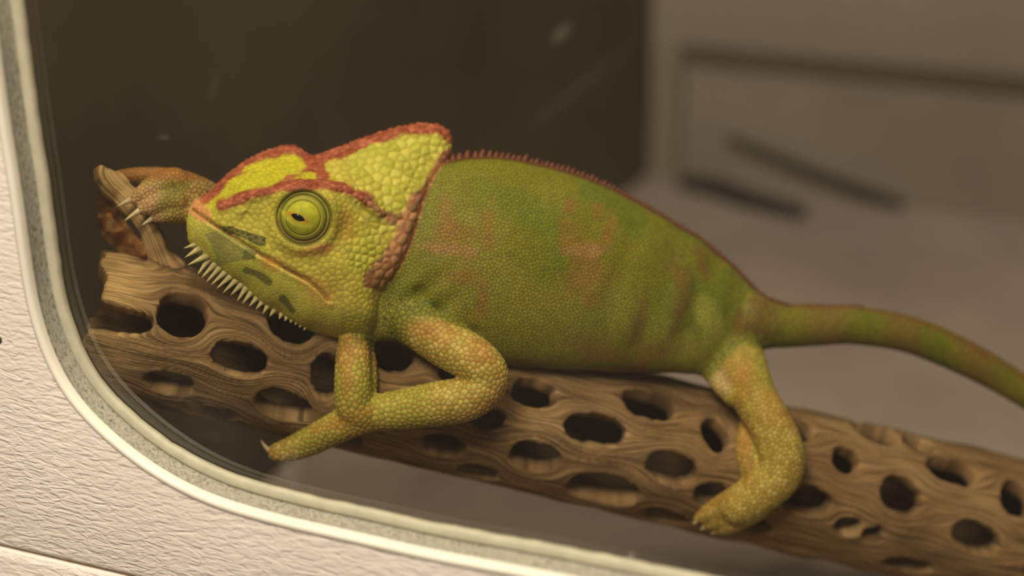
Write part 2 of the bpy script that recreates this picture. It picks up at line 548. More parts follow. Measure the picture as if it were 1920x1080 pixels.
# make sure the rectangle keeps its corners
for ca, cb in ((A0, seam_b), (A1, seam_b), (A0, B1), (A1, B1)):
    i = np.argmin(np.hypot(ring1[:, 0] - ca, ring1[:, 1] - cb)); ring1[i] = (ca, cb)
in_dir = (ctr - ring1); in_dir /= np.linalg.norm(in_dir, axis=1)[:, None]
pts = [(a, b, 0.0) for a, b in ring0]
pts += [(a, b, 0.0) for a, b in ring1 + in_dir * 0.0035]
pts += [(a, b, -0.0006) for a, b in ring1 + in_dir * 0.0012]
pts += [(a, b, -0.0022) for a, b in ring1]
pts += [(a, b, -0.010) for a, b in ring1]
pts += [(a, b, -0.010) for a, b in ring0]
faces = []
for k in range(5):
    for i in range(n):
        j = (i + 1) % n
        faces.append((k * n + i, k * n + j, (k + 1) * n + j, (k + 1) * n + i))
wall_front = panel_obj('wall_front', pts, faces, M_panel)
struct(wall_front, 'grained cream plastic front panel around the rounded window')
lip = sweep('window_lip', [(0.0046, -0.0022), (0.0047, -0.0006), (0.0050, 0.0005), (0.0057, 0.0011), (0.0066, 0.0012), (0.0076, 0.0007), (0.0086, -0.0004)], M_lip, wall_front)
gas = sweep('window_gasket', [(0.0038, -0.0104), (0.0043, -0.0096), (0.0046, -0.0070), (0.0048, -0.0040), (0.0048, -0.0012)], M_gasket, wall_front)
inn = sweep('inner_trim', [(0.0000, -0.0118), (0.0000, -0.0098), (0.0004, -0.0092), (0.0028, -0.0090), (0.0038, -0.0092), (0.0044, -0.0106)], M_inner, wall_front, wob=0.00022)
inn['label'] = 'pale uneven inner rim strip'; gas['label'] = 'grey speckled gasket'; lip['label'] = 'smooth white raised lip'

# panel below the seam
v, f = [], []
low_t = seam_b - 0.0012
prof = [(low_t, -0.010), (low_t, -0.0022), (low_t - 0.0006, -0.0008), (low_t - 0.003, 0.0), (low_t - 0.08, 0.0), (low_t - 0.08, -0.010)]
for a in (A0, A1):
    v += [(a, b, h) for b, h in prof]
k = len(prof)
f = [(i, (i + 1) % k, k + (i + 1) % k, k + i) for i in range(k)] + [tuple(range(k - 1, -1, -1)), tuple(range(k, 2 * k))]
struct(panel_obj('trim_1', v, f, M_panel, smooth=False), 'lower grained plastic strip under the front panel seam')

# small dark screw head at the left edge of the panel
sc_ab = panel_ab(-3, 636)
v = [(sc_ab[0], sc_ab[1], 0.0012)]; f = []
for r_, h_ in ((0.0008, 0.0011), (0.0014, 0.0006), (0.0016, 0.0)):
    v += [(sc_ab[0] + r_ * math.cos(t), sc_ab[1] + r_ * math.sin(t), h_) for t in np.linspace(0, 2 * math.pi, 16, endpoint=False)]
for j in range(16): f.append((0, 1 + j, 1 + (j + 1) % 16))
for k in range(2):
    for j in range(16):
        f.append((1 + k * 16 + j, 1 + (k + 1) * 16 + j, 1 + (k + 1) * 16 + (j + 1) % 16, 1 + k * 16 + (j + 1) % 16))
scr = panel_obj('screw_head', v, f, M_dark, wall_front)

# clear pane set behind the rim
def smudge_sheen(u, v_, sx, sz, rot, amt):
    a, b = panel_ab(u, v_, -0.0108)
    return ((a, 0.0108, b), sx, sz, rot, amt)
M_glass = glass_mat([smudge_sheen(1052, 62, 0.0024, 0.0055, 0.75, 0.10), smudge_sheen(305, 258, 0.0030, 0.0006, 0.0, 0.16), smudge_sheen(400, 165, 0.002, 0.007, 0.3, 0.03),
                     smudge_sheen(545, 885, 0.006, 0.010, 0.2, 0.10), smudge_sheen(1183, 1044, 0.0012, 0.0018, 0.2, 0.6), smudge_sheen(1085, 165, 0.004, 0.030, 0.85, 0.02),  # the last one, a long diagonal streak, is sheen painted into the pane
                     smudge_sheen(400, 800, 0.025, 0.02, 0.5, 0.035)])
lp = LOOP + OUTN * 0.003
n = len(lp)
v = [(a, b, -0.0108) for a, b in lp] + [(a, b, -0.0122) for a, b in lp] + [(ctr[0], ctr[1], -0.0108), (ctr[0], ctr[1], -0.0122)]
f = []
for i in range(n):
    j = (i + 1) % n
    f += [(i, j, 2 * n), (n + j, n + i, 2 * n + 1), (i, n + i, n + j, j)]
struct(panel_obj('window_1', v, f, M_glass, smooth=False), 'clear dusty pane of the enclosure window')

# floor and walls inside
corner = on_plane(1215, 328, np.zeros(3), PZ)
backdir = PD
back_r = corner + backdir * 0.95
left_f = np.array([-0.222, 0.560, 0])
def slab(name, p, q, out, z0, z1, th, mat):
    """vertical wall from p to q, thickness th towards out"""
    p = np.array([p[0], p[1], 0]); q = np.array([q[0], q[1], 0]); o = np.asarray(out) * th
    v = [p + PZ * z0, q + PZ * z0, q + o + PZ * z0, p + o + PZ * z0, p + PZ * z1, q + PZ * z1, q + o + PZ * z1, p + o + PZ * z1]
    f = [(0, 3, 2, 1), (4, 5, 6, 7), (0, 1, 5, 4), (1, 2, 6, 5), (2, 3, 7, 6), (3, 0, 4, 7)]
    return mesh_obj(name, v, f, mat, smooth=False)
ld = (left_f - corner); ld /= np.linalg.norm(ld)
lout = np.array([-ld[1], ld[0], 0]); lout = lout if lout[0] < 0 else -lout
WALL_H = 0.72
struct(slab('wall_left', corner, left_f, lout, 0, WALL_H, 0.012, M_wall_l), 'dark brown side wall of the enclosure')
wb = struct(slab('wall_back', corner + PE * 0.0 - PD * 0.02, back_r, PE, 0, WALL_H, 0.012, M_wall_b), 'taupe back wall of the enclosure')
r_f = back_r - PE * 0.70
struct(slab('wall_right', back_r, r_f, PD, 0, WALL_H, 0.012, M_wall_b), 'side wall of the enclosure beyond the tail')
fl = [left_f + lout * 0.02 - PE * 0.02, corner + lout * 0.02 + PE * 0.02, back_r + PE * 0.02 + PD * 0.02, r_f + PD * 0.02 - PE * 0.02]
fv = [np.array([p[0], p[1], 0.0]) for p in fl] + [np.array([p[0], p[1], -0.012]) for p in fl]
struct(mesh_obj('floor', fv, [(0, 3, 2, 1), (4, 5, 6, 7), (0, 1, 5, 4), (1, 2, 6, 5), (2, 3, 7, 6), (3, 0, 4, 7)], M_floor, smooth=False), 'grey paper liner on the enclosure floor')
# strip along the back wall and corner post
pa = on_plane(1235, 95, corner, PE); pb = on_plane(1905, 155, corner, PE)
zs = 0.5 * (pa[2] + pb[2])
ca = corner + PD * 0.02
v, f = box_mesh((0, -0.004, zs - 0.006), (0.92, 0.0, zs + 0.006))
o = mesh_obj('trim_2', [ca + p[0] * PD + p[1] * PE + p[2] * PZ for p in v], f, M_seam, smooth=False)
struct(o, 'thin dark strip across the back wall')
v, f = box_mesh((0.008, -0.012, 0.0), (0.026, 0.0, zs + 0.004))
o = mesh_obj('trim_3', [corner + p[0] * PD + p[1] * PE + p[2] * PZ for p in v], f, M_post, smooth=False)
struct(o, 'pale vertical strip in the back corner')

# ------------------------------------------------------------------ cactus log
def log_axis(u):
    return 615 + 0.23 * (u - 250)
def log_depth(u):
    return 0.664 + (u - 250) * 4.6e-5
LA = P(158, log_axis(158), log_depth(158)); LB = P(2240, log_axis(2240), log_depth(2240))
LAX = LB - LA; LLEN = np.linalg.norm(LAX); LAX /= LLEN
ln = -CF + LAX * np.dot(CF, LAX); ln /= np.linalg.norm(ln)          # towards the viewer
lb = np.cross(LAX, ln)
if lb[2] < 0: lb = -lb                                               # upwards
def log_R(s):
    t = s / LLEN
    return 0.0274 + 0.0048 * t
def log_hit(u, v):
    """pixel -> (s, theta) on the log; theta 0 faces the viewer, positive upwards"""
    r = ray(u, v); r = r / np.linalg.norm(r)
    R = log_R(0.5 * LLEN * (u - 158) / 1000)
    for _ in range(3):
        w = CO - LA
        rp = r - LAX * np.dot(r, LAX); wp = w - LAX * np.dot(w, LAX)
        A = rp @ rp; B = 2 * rp @ wp; C = wp @ wp - R * R
        D = B * B - 4 * A * C
        t = (-B - math.sqrt(max(D, 0))) / (2 * A)
        p = w + r * t
        s = p @ LAX; R = log_R(s)
    return s, math.atan2(p @ lb, p @ ln), t * np.dot(r, CF)
def log_front(u, v):
    return log_hit(u, v)[2]

HOLES_PX = [(342, 586, 44, 38, 0.2), (450, 674, 50, 29, 0.25), (548, 606, 42, 30, 0.3), (318, 722, 44, 20, 0.2), (532, 764, 52, 26, 0.3), (612, 705, 24, 46, 0.0),
            (735, 655, 44, 32, 0.2), (656, 829, 20, 13, 0.2), (1002, 734, 42, 23, 0.2), (912, 788, 34, 22, 0.25), (830, 839, 40, 18, 0.25),
            (1118, 806, 58, 28, 0.15), (1002, 858, 44, 28, 0.25), (895, 890, 36, 16, 0.2), (1218, 755, 50, 24, 0.3), (1260, 879, 46, 28, 0.25), (1132, 923, 66, 27, 0.15),
            (1247, 973, 46, 14, 0.2), (1345, 815, 20, 30, -0.4), (1335, 932, 30, 20, 0.0), (1412, 990, 34, 14, 0.2), (1512, 941, 46, 25, 0.2), (1588, 861, 24, 20, 0.3), (1692, 927, 40, 32, 0.5),
            (1785, 880, 46, 20, 0.3), (1640, 806, 42, 18, 0.25), (1590, 989, 24, 17, -0.2), (1636, 1004, 18, 13, -0.2), (1832, 1010, 48, 25, 0.4), (1908, 935, 30, 30, 0.2),
            (1700, 1062, 46, 14, 0.2), (1560, 1062, 44, 10, 0.2), (1500, 800, 24, 16, 0.3), (1720, 830, 26, 12, 0.2), (2010, 990, 46, 28, 0.2), (2120, 1050, 44, 26, 0.2), (1960, 1080, 40, 16, 0.2),
            (205, 598, 78, 25, 0.12), (860, 700, 36, 22, 0.2), (200, 760, 90, 16, 0.2), (390, 775, 50, 14, 0.2), (640, 560, 40, 20, 0.2), (1430, 760, 34, 20, 0.2)]
HOLES = []
for (u, v, a, b, rot) in HOLES_PX:
    s0, t0, d0 = log_hit(u, v)
    k = d0 / FPX
    R = log_R(s0)
    g_ = 1.0
    HOLES.append((s0, t0, a * k * g_, min(b * k * g_ / max(math.cos(t0), 0.4), 0.0085), rot - 0.23))
# lattice on the hidden side
row = 0
for th in np.arange(1.75, 2.2, 0.52):
    for s in np.arange(0.012 + (row % 2) * 0.017, LLEN, 0.034):
        HOLES.append((s + random.uniform(-.004, .004), th + random.uniform(-.08, .08), random.uniform(.007, .011), random.uniform(.004, .006), 0.1))
    row += 1
HOLES = np.array(HOLES)
def hole_q(s, th):
    q = np.full(s.shape, 9.0)
    R = log_R(s)
    for (s0, t0, a, b, rot) in HOLES:
        ds = s - s0; dt = (th - t0 + math.pi) % (2 * math.pi) - math.pi
        dy = dt * R
        c, sn = math.cos(rot), math.sin(rot)
        x = ds * c - dy * sn; y = ds * sn + dy * c
        p = 2.4
        q = np.minimum(q, (np.abs(x / a) ** p + np.abs(y / b) ** p) ** (1 / p))
    return q
def grain_psi(s, th):
    R = log_R(s)
    y0 = th * R
    psi = y0.copy()
    for (s0, t0, a, b, rot) in HOLES:
        ds = s - s0; dt = (th - t0 + math.pi) % (2 * math.pi) - math.pi
        dy = dt * R
        q2 = (ds / (a * 1.15)) ** 2 + (dy / (b * 1.25)) ** 2
        psi -= dy / np.maximum(q2, 1.0) * np.exp(-0.15 * np.maximum(q2 - 1, 0))
    return psi
step = 0.0011
ns = int(LLEN / step); nt_ = 176
S, T = np.meshgrid(np.linspace(0, LLEN, ns), np.linspace(-math.pi, math.pi, nt_, endpoint=False), indexing='ij')
Q = hole_q(S, T)
solid = Q > 1.0
# ragged left end
rag = 0.004 + 0.0035 * np.sin(3.1 * T + 0.6) + 0.0015 * np.sin(11 * T)
solid &= S > rag * 0.8
TH = 0.0085
idx = -np.ones((ns, nt_, 2), int); V = []
def used(i, j): return solid[i, j % nt_]
F = []
cell = np.zeros((ns - 1, nt_), bool)
cell = solid[:-1] & solid[1:] & np.roll(solid, -1, 1)[:-1] & np.roll(solid, -1, 1)[1:]
# drop tiny islands is unnecessary: the union keeps them attached through neighbours
Rg = log_R(S)
for lay, dr in ((0, 0.0), (1, -TH)):
    pos = LA + S[..., None] * LAX + ((Rg + dr) * np.cos(T))[..., None] * ln + ((Rg + dr) * np.sin(T))[..., None] * lb
    idx[..., lay] = np.arange(ns * nt_).reshape(ns, nt_) + lay * ns * nt_
    V.append(pos.reshape(-1, 3))
V = np.vstack(V)
def vid(i, j, l): return int(idx[i, j % nt_, l])
ii, jj = np.nonzero(cell)
for i, j in zip(ii, jj):
    F.append((vid(i, j, 0), vid(i, j + 1, 0), vid(i + 1, j + 1, 0), vid(i + 1, j, 0)))
    F.append((vid(i, j, 1), vid(i + 1, j, 1), vid(i + 1, j + 1, 1), vid(i, j + 1, 1)))
    if i == 0 or not cell[i - 1, j]: F.append((vid(i, j, 0), vid(i, j, 1), vid(i, j + 1, 1), vid(i, j + 1, 0)))
    if i == ns - 2 or not cell[i + 1, j]: F.append((vid(i + 1, j, 0), vid(i + 1, j + 1, 0), vid(i + 1, j + 1, 1), vid(i + 1, j, 1)))
    if not cell[i, (j - 1) % nt_]: F.append((vid(i, j, 0), vid(i + 1, j, 0), vid(i + 1, j, 1), vid(i, j, 1)))
    if not cell[i, (j + 1) % nt_]: F.append((vid(i, j + 1, 0), vid(i, j + 1, 1), vid(i + 1, j + 1, 1), vid(i + 1, j + 1, 0)))
uniq, inv = np.unique(np.array(F).ravel(), return_inverse=True)
shell = (V[uniq], inv.reshape(-1, 4).tolist())
# the broken strut that stands up from the end
dS = log_front(330, 520)
strut_px = [(372, 552, 0.008, 34), (330, 520, 0.006, 32), (300, 482, 0.004, 25), (284, 440, 0.003, 22), (270, 410, 0.003, 21), (244, 378, 0.003, 27), (216, 350, 0.003, 30), (196, 332, 0.003, 20), (188, 322, 0.003, 12)]
sx = interp_path([(u, v, dS + d, r) for u, v, d, r in strut_px], 40)
sc_ = P(sx[:, 0], sx[:, 1], sx[:, 2])
strut = tube(sc_, sx[:, 3] * 0.00020 * (1 + 0.09 * np.sin(np.arange(40) * 1.1) + 0.07 * np.sin(np.arange(40) * 2.3)), 18)
co, lv, ls, ed, m2 = voxel_union([shell, strut], 0.00085)
co = laplace(co, ed, 5)
w = co - LA
s_ = w @ LAX; rad = w - np.outer(s_, LAX)
th_ = np.arctan2(rad @ lb, rad @ ln); rr_ = np.linalg.norm(rad, axis=1)
psi = grain_psi(s_, th_)
is_strut = (rr_ > log_R(s_) + 0.0025)
du, dv, dd = UV(co)
psi = np.where(is_strut, seg_dist(du, dv, [(p[0] + 30, p[1]) for p in strut_px]) * 0.0002, psi)
q3 = np.stack([s_ * 14, psi * 950, np.zeros_like(s_)], 1)
g1 = vnoise(q3, 1.0, 1); g2 = vnoise(q3 * np.array([2, 2.3, 1]), 1.0, 2)
grain = 0.6 * g1 + 0.4 * g2
nrm = vnormals(co, m2)
outer = sstep(-0.004, -0.001, rr_ - log_R(s_))
co = co + nrm * ((grain - 0.5) * 0.0012 * outer)[:, None] + nrm * ((vnoise(co, 90, 3) - 0.5) * 0.0016)[:, None]
big = vnoise(co, 45, 4); mid = vnoise(co, 160, 5)
c_d, c_m, c_l = srgb(112, 88, 58), srgb(146, 117, 79), srgb(174, 145, 102)
t = np.clip(grain * 1.5 - 0.25 + (big - 0.5) * 0.5, 0, 1)[:, None]
colr = np.where(t < 0.5, c_d + (c_m - c_d) * t * 2, c_m + (c_l - c_m) * (t * 2 - 1))
pith = srgb(98, 78, 58)                                            # weathered brown pith inside
inn_ = (1 - sstep(-0.0075, -0.0035, rr_ - log_R(s_)))[:, None]
colr = colr * (1 - inn_) + pith * (0.7 + 0.6 * mid[:, None]) * inn_
cut = (1 - sstep(0.006, 0.030, s_))[:, None] * 0.6                 # fresh pale broken end
colr = colr * (1 - cut) + srgb(214, 180, 118) * cut
log = empty('cactus_wood_log', LA + LAX * LLEN * 0.5 - PZ * 0.03)
tag(log, 'hollow cactus wood log full of oval holes under the chameleon', 'log')
bpy.context.view_layer.update()
finish_mesh(m2, 'wood_shell', co, np.clip(colr, 0, 1), M_wood, log, {'along': s_, 'fibre': psi})

# torn bark flakes hanging in the broken end
def flake(name, poly, depth_fn, th, mat, parent, seed):
    """closed curled sheet over a pixel polygon"""
    us = [p[0] for p in poly]; vs = [p[1] for p in poly]
    st = 5
    U, W = np.meshgrid(np.arange(min(us) - st, max(us) + st, st), np.arange(min(vs) - st, max(vs) + st, st), indexing='ij')
    ins = inside(U, W, poly)
    c = ins[:-1, :-1] & ins[1:, :-1] & ins[1:, 1:] & ins[:-1, 1:]
    D = depth_fn(U, W)
    base = np.stack([U.ravel() * 0.02, W.ravel() * 0.02, np.zeros(U.size)], 1)
    D = D + ((vnoise(base * 2.2, 1, seed) - 0.5) * 0.009 + (vnoise(base * 5, 1, seed + 1) - 0.5) * 0.004).reshape(U.shape)
    A = P(U, W, D).reshape(-1, 3); B = P(U, W, D + th).reshape(-1, 3)
    nn = U.size; W1 = U.shape[1]
    F = []
    for i, j in zip(*np.nonzero(c)):
        a, b, d, e = i * W1 + j, (i + 1) * W1 + j, (i + 1) * W1 + j + 1, i * W1 + j + 1
        F += [(a, b, d, e), (nn + a, nn + e, nn + d, nn + b)]
        if not (i > 0 and c[i - 1, j]): F.append((a, e, nn + e, nn + a))
        if not (i < c.shape[0] - 1 and c[i + 1, j]): F.append((b, nn + b, nn + d, d))
        if not (j > 0 and c[i, j - 1]): F.append((a, nn + a, nn + b, b))
        if not (j < c.shape[1] - 1 and c[i, j + 1]): F.append((e, d, nn + d, nn + e))
    V = np.vstack([A, B]); uq, iv = np.unique(np.array(F).ravel(), return_inverse=True)
    return mesh_obj(name, V[uq], iv.reshape(-1, 4).tolist(), mat, parent)
fk = flake('bark_flake', [(182, 352), (206, 366), (228, 398), (252, 430), (276, 462), (292, 502), (256, 512), (232, 498), (214, 470), (186, 444), (178, 410), (180, 380)],
           lambda U, W: dS + 0.004 + 0.00003 * np.abs(U - 225), 0.0018, M_bark, log, 11)
fk['label'] = 'torn rust-brown bark flake'

# ------------------------------------------------------------------ chameleon
def Dm(u):
    return 0.640 + (np.asarray(u, float) - 350) * 4.9e-5
PXM = 0.0002                                   # metres per pixel at the animal
def C3(u, v, off):
    """pixel plus offset (in pixels, positive towards the viewer) from the animal's mid plane"""
    return P(u, v, Dm(u) - np.asarray(off, float) * PXM)

parts, labels = [], []
def add_part(vf, label):
    parts.append(vf); labels.append((label, np.asarray(vf[0])))

# torso, stations: top, bottom, half width, centre offset
st = [((742, 390), (640, 560), 34, 0), ((776, 338), (672, 626), 62, 0), ((812, 312), (726, 640), 76, 4), ((860, 298), (790, 645), 88, 6), ((905, 294), (850, 662), 96, 6), ((960, 297), (915, 680), 102, 6),
      ((1060, 320), (1020, 690), 106, 4), ((1130, 345), (1100, 694), 104, 2), ((1200, 380), (1180, 697), 98, 0), ((1270, 420), (1250, 700), 88, 0), ((1330, 459), (1310, 700), 74, 0),
      ((1385, 508), (1362, 682), 58, 0), ((1430, 552), (1412, 660), 46, 0), ((1480, 572), (1470, 650), 40, 0)]
arr = interp_path([(a[0], a[1], b[0], b[1], w, o) for a, b, w, o in st], 170)
ring_n = 130
V, F = [], []
for (tu, tv, bu, bv, w_, o_) in arr:
    ang = np.linspace(0, 2 * math.pi, ring_n, endpoint=False)
    c = np.cos(ang); s = np.sin(ang)
    hgt = np.sign(c) * np.abs(c) ** 1.0
    wid = np.sign(s) * np.abs(s) ** 0.92 * (1 - 0.16 * np.maximum(c, 0) ** 2 + 0.06 * np.maximum(-c, 0))
    u = (tu + bu) / 2 + (tu - bu) / 2 * hgt; v = (tv + bv) / 2 + (tv - bv) / 2 * hgt
    V.append(C3(u, v, o_ + w_ * wid))
m = len(arr)
V = np.vstack(V)
for i in range(m - 1):
    for j in range(ring_n):
        a = i * ring_n + j; b = i * ring_n + (j + 1) % ring_n
        F.append((a, b, b + ring_n, a + ring_n))
F.append(tuple(range(ring_n - 1, -1, -1))); F.append(tuple(range((m - 1) * ring_n, m * ring_n)))
add_part((V, F), 'torso')

def limb(pts, label, nseg=22, n=40):
    q = interp_path([(u, v, o, r) for u, v, o, r in pts], n)
    add_part(tube(C3(q[:, 0], q[:, 1], q[:, 2]), q[:, 3] * PXM * Dm(q[:, 0]) / 0.64, nseg), label)

# tail leaves the frame and curls down towards the log
limb([(1400, 596, 0, 56), (1460, 610, 0, 43), (1530, 611, 0, 38), (1600, 610, 0, 36), (1700, 626, 0, 35), (1800, 666, -4, 34), (1900, 721, -8, 30), (2000, 790, -12, 27), (2085, 872, -10, 23),
      (2130, 950, 20, 19), (2120, 1010, 70, 15), (2070, 1035, 110, 11), (2025, 1010, 120, 7)], 'tail', n=90)

def on_log(u, v, r, lift=0.0):
    """offset (pixels) that rests a tube of radius r on the log at this pixel"""
    d = log_front(u, v) - r * PXM - lift
    return (float(Dm(u)) - d) / PXM

# near front leg
we = on_log(690, 775, 32); e1 = max(on_log(920, 720, 42) + 6, 120)
limb([(712, 560, -12, 48), (750, 582, 20, 52), (795, 612, 50, 49), (842, 647, 82, 45), (895, 680, e1, 42), (912, 712, e1 + 2, 41), (880, 745, e1 - 8, 41), (820, 757, (e1 + we) / 2 + 8, 41), (750, 768, we + 10, 37), (700, 775, we + 4, 33)], 'arm', n=60)
limb([(705, 772, we + 4, 34), (665, 785, on_log(665, 785, 30) + 2, 33), (625, 805, on_log(625, 800, 28), 30), (580, 828, on_log(580, 815, 26) - 6, 28), (545, 842, on_log(560, 815, 24) - 16, 24), (520, 848, on_log(560, 815, 20) - 24, 19)], 'arm')
limb([(700, 772, we + 2, 34), (668, 765, on_log(668, 765, 32) + 4, 36), (662, 725, on_log(662, 725, 30) + 4, 35), (662, 680, on_log(662, 680, 28), 33), (664, 645, on_log(664, 645, 28) - 6, 30), (668, 605, on_log(668, 620, 24) - 30, 22)], 'arm')
limb([(690, 750, on_log(690, 750, 18) - 4, 16), (694, 700, on_log(694, 700, 14) - 2, 14), (690, 640, on_log(690, 640, 14) - 6, 13), (688, 610, on_log(688, 620, 12) - 20, 10)], 'arm')

# far front leg: behind the head to the hand on the broken strut
hd = lambda d: (float(Dm(290)) - (dS + d)) / PXM
h0 = hd(0.003)
limb([(700, 560, -60, 42), (620, 540, -105, 40), (520, 480, -118, 36), (440, 415, -100, 34), (385, 380, h0 - 30, 42), (340, 370, h0 + 2, 52), (318, 368, h0 + 12, 48)], 'arm', n=60)
for pts in ([(326, 346, h0 + 24, 34), (298, 348, h0 + 36, 27), (274, 360, h0 + 40, 20), (252, 374, h0 + 40, 12)],
            [(328, 374, h0 + 34, 30), (306, 378, h0 + 46, 23), (285, 386, h0 + 50, 18), (267, 393, h0 + 48, 11.5)],
            [(338, 396, h0 + 26, 28), (318, 400, h0 + 42, 20), (302, 405, h0 + 46, 15), (290, 408, h0 + 44, 10)]):
    limb(pts, 'hand', n=24, nseg=18)
limb([(350, 352, h0 - 14, 30), (318, 336, h0 - 22, 22), (280, 330, h0 - 28, 18), (244, 329, h0 - 30, 15), (218, 330, h0 - 26, 11)], 'hand', n=24, nseg=18)

# near hind leg
k1 = on_log(1450, 880, 42) + 4
limb([(1370, 640, -10, 50), (1388, 690, 34, 51), (1412, 740, 66, 43), (1440, 790, 88, 41), (1462, 840, k1 + 6, 43), (1460, 885, k1 + 4, 44), (1425, 922, on_log(1425, 915, 38) + 2, 40), (1385, 948, on_log(1385, 940, 34), 36)], 'hindleg', n=60)
limb([(1340, 690, 20, 30), (1352, 716, 40, 22), (1378, 740, 62, 24)], 'hindleg')
for du_, dv_, rr in ((0, -9, 16), (16, 4, 16), (36, 14, 15)):
    limb([(1400 + du_ * .4, 936 + dv_, on_log(1400, 936, 26), 28), (1360 + du_ * .6, 957 + dv_, on_log(1360, 950, 22) - 2, 24), (1328 + du_ * .8, 972 + dv_ * 1.0, on_log(1330, 960, 18) - 6, 18), (1308 + du_, 981 + dv_, on_log(1330, 960, 12) - 12, 9)], 'hindleg', n=24, nseg=18)
limb([(1425, 905, on_log(1425, 905, 26), 27), (1404, 865, on_log(1404, 865, 24), 23), (1402, 825, on_log(1402, 825, 22), 21), (1404, 785, on_log(1404, 785, 20), 16)], 'hindleg')
# far hind leg, hugging the back of the log
limb([(1350, 640, -30, 50), (1370, 690, -100, 42), (1400, 740, -200, 36), (1395, 800, -262, 34), (1370, 850, -285, 28), (1340, 890, -280, 18)], 'hindleg')

# head: relief over its outline
HEAD = [(352, 392), (349, 420), (351, 450), (360, 464), (378, 486), (400, 503), (425, 519), (452, 541), (480, 563), (512, 586), (548, 604), (580, 621), (615, 633), (655, 637), (690, 634),
        (706, 600), (715, 560), (730, 535), (752, 510), (770, 478), (782, 445), (792, 408), (800, 380), (818, 345), (838, 310), (848, 288), (851, 266), (844, 244), (822, 231), (785, 229),
        (745, 236), (705, 248), (665, 262), (630, 276), (602, 287), (584, 291), (574, 284), (556, 272), (530, 271), (495, 282), (462, 298), (432, 320), (406, 344), (386, 366), (364, 374)]
hp = np.array(HEAD, float)
hp_s = np.vstack([hp, hp[:1]])
ctrl = [  # u, v, offset of the surface towards the viewer
    (352, 395, 22), (350, 425, 26), (352, 452, 22), (368, 476, 14), (400, 503, 10), (452, 541, 10), (512, 586, 10), (580, 621, 14), (655, 637, 26), (690, 634, 40),
    (715, 560, 76), (752, 510, 84), (782, 445, 82), (800, 380, 66), (838, 310, 28), (851, 266, 12), (822, 231, 8), (745, 236, 8), (665, 262, 6), (602, 287, 2),
    (574, 284, -30), (556, 272, -58), (530, 271, -66), (495, 282, -64), (462, 298, -58), (432, 320, -48), (406, 344, -36), (386, 366, -18), (364, 374, 4),
    (390, 410, 52), (420, 385, 62), (430, 440, 70), (420, 490, 44), (470, 500, 72), (520, 540, 78), (580, 580, 76), (640, 600, 78), (690, 590, 88), (440, 520, 30), (500, 570, 34), (570, 610, 38),
    (470, 366, 78), (520, 353, 92), (570, 345, 100), (620, 348, 104), (665, 364, 102), (705, 395, 96), (450, 410, 76), (500, 430, 92), (510, 395, 92), (560, 470, 108), (640, 430, 112), (640, 500, 116), (690, 470, 108), (620, 550, 98), (680, 540, 104), (740, 450, 92),
    (500, 320, 10), (440, 345, 14), (550, 310, 6), (600, 320, 40), (640, 318, 52), (700, 330, 66), (760, 330, 60), (720, 285, 38), (780, 280, 36), (810, 300, 36), (820, 262, 24), (750, 390, 88), (660, 290, 28)]
stp = 2.0
U, W = np.meshgrid(np.arange(340, 862, stp), np.arange(222, 646, stp), indexing='ij')
ins = inside(U, W, HEAD)
dist = seg_dist(U, W, hp_s.tolist())
Fz = tps(ctrl, U, W, 0.5)
BROW = [(414, 385), (450, 373), (500, 358), (550, 346), (600, 342), (645, 351), (690, 378), (712, 398)]
RIDGE = [(584, 298), (630, 281), (700, 254), (770, 235), (825, 236), (845, 258)]
FARB = [(384, 370), (406, 347), (434, 322), (464, 301), (497, 286), (530, 276), (556, 277), (576, 291)]
FLAP = [(836, 300), (814, 335), (791, 378), (772, 420), (756, 455), (736, 490), (708, 524)]
MOUTH = [(362, 392), (400, 420), (440, 447), (490, 478), (540, 506), (580, 527), (603, 548), (614, 562)]
EYE = (570, 408)
def bump(poly, s, a): return a * np.exp(-(seg_dist(U, W, poly) / s) ** 2)
Fz += bump(BROW, 11, 13) + bump(FLAP, 18, 5) + bump(FARB, 12, 10) - bump(MOUTH, 4.0, 9) + bump([(p[0] + 6, p[1] + 9) for p in MOUTH], 7, 3)
re = np.hypot(U - EYE[0], W - EYE[1])
Fz += 9 * np.exp(-((re - 60) / 11) ** 2) - 16 * (1 - sstep(42, 52, re))
Fz += 5 * np.exp(-(np.hypot(U - 455, W - 398) / 10) ** 2) - 5 * np.exp(-(np.hypot(U - 462, W - 402) / 5) ** 2)
rnd = 26.0
g = np.sqrt(np.clip(1 - (1 - np.clip(dist / rnd, 0, 1)) ** 2, 0, 1))
thin = tps([(350, 420, 60), (400, 350, 80), (500, 280, 60), (580, 300, 70), (650, 265, 26), (740, 240, 22), (850, 260, 20), (800, 350, 60), (770, 470, 84), (700, 620, 70), (580, 620, 60), (450, 540, 50), (560, 450, 105), (680, 480, 105), (740, 300, 50), (820, 290, 30)], U, W)
Zf = Fz - rnd * (1 - g)
Zb = np.minimum(-thin + rnd * (1 - g), Zf - 8)
Zb = np.where(Fz < 0, np.minimum(Zb, Fz - 30), Zb)
cell = ins[:-1, :-1] & ins[1:, :-1] & ins[1:, 1:] & ins[:-1, 1:]
A = C3(U, W, Zf).reshape(-1, 3); B = C3(U, W, Zb).reshape(-1, 3)
nn = U.size; W1 = U.shape[1]; F = []
for i, j in zip(*np.nonzero(cell)):
    a, b, d, e = i * W1 + j, (i + 1) * W1 + j, (i + 1) * W1 + j + 1, i * W1 + j + 1
    F += [(a, b, d, e), (nn + a, nn + e, nn + d, nn + b)]
    if not cell[i - 1, j]: F.append((a, e, nn + e, nn + a))
    if not cell[i + 1, j]: F.append((b, nn + b, nn + d, d))
    if not cell[i, j - 1]: F.append((a, nn + a, nn + b, b))
    if not cell[i, j + 1]: F.append((e, d, nn + d, nn + e))
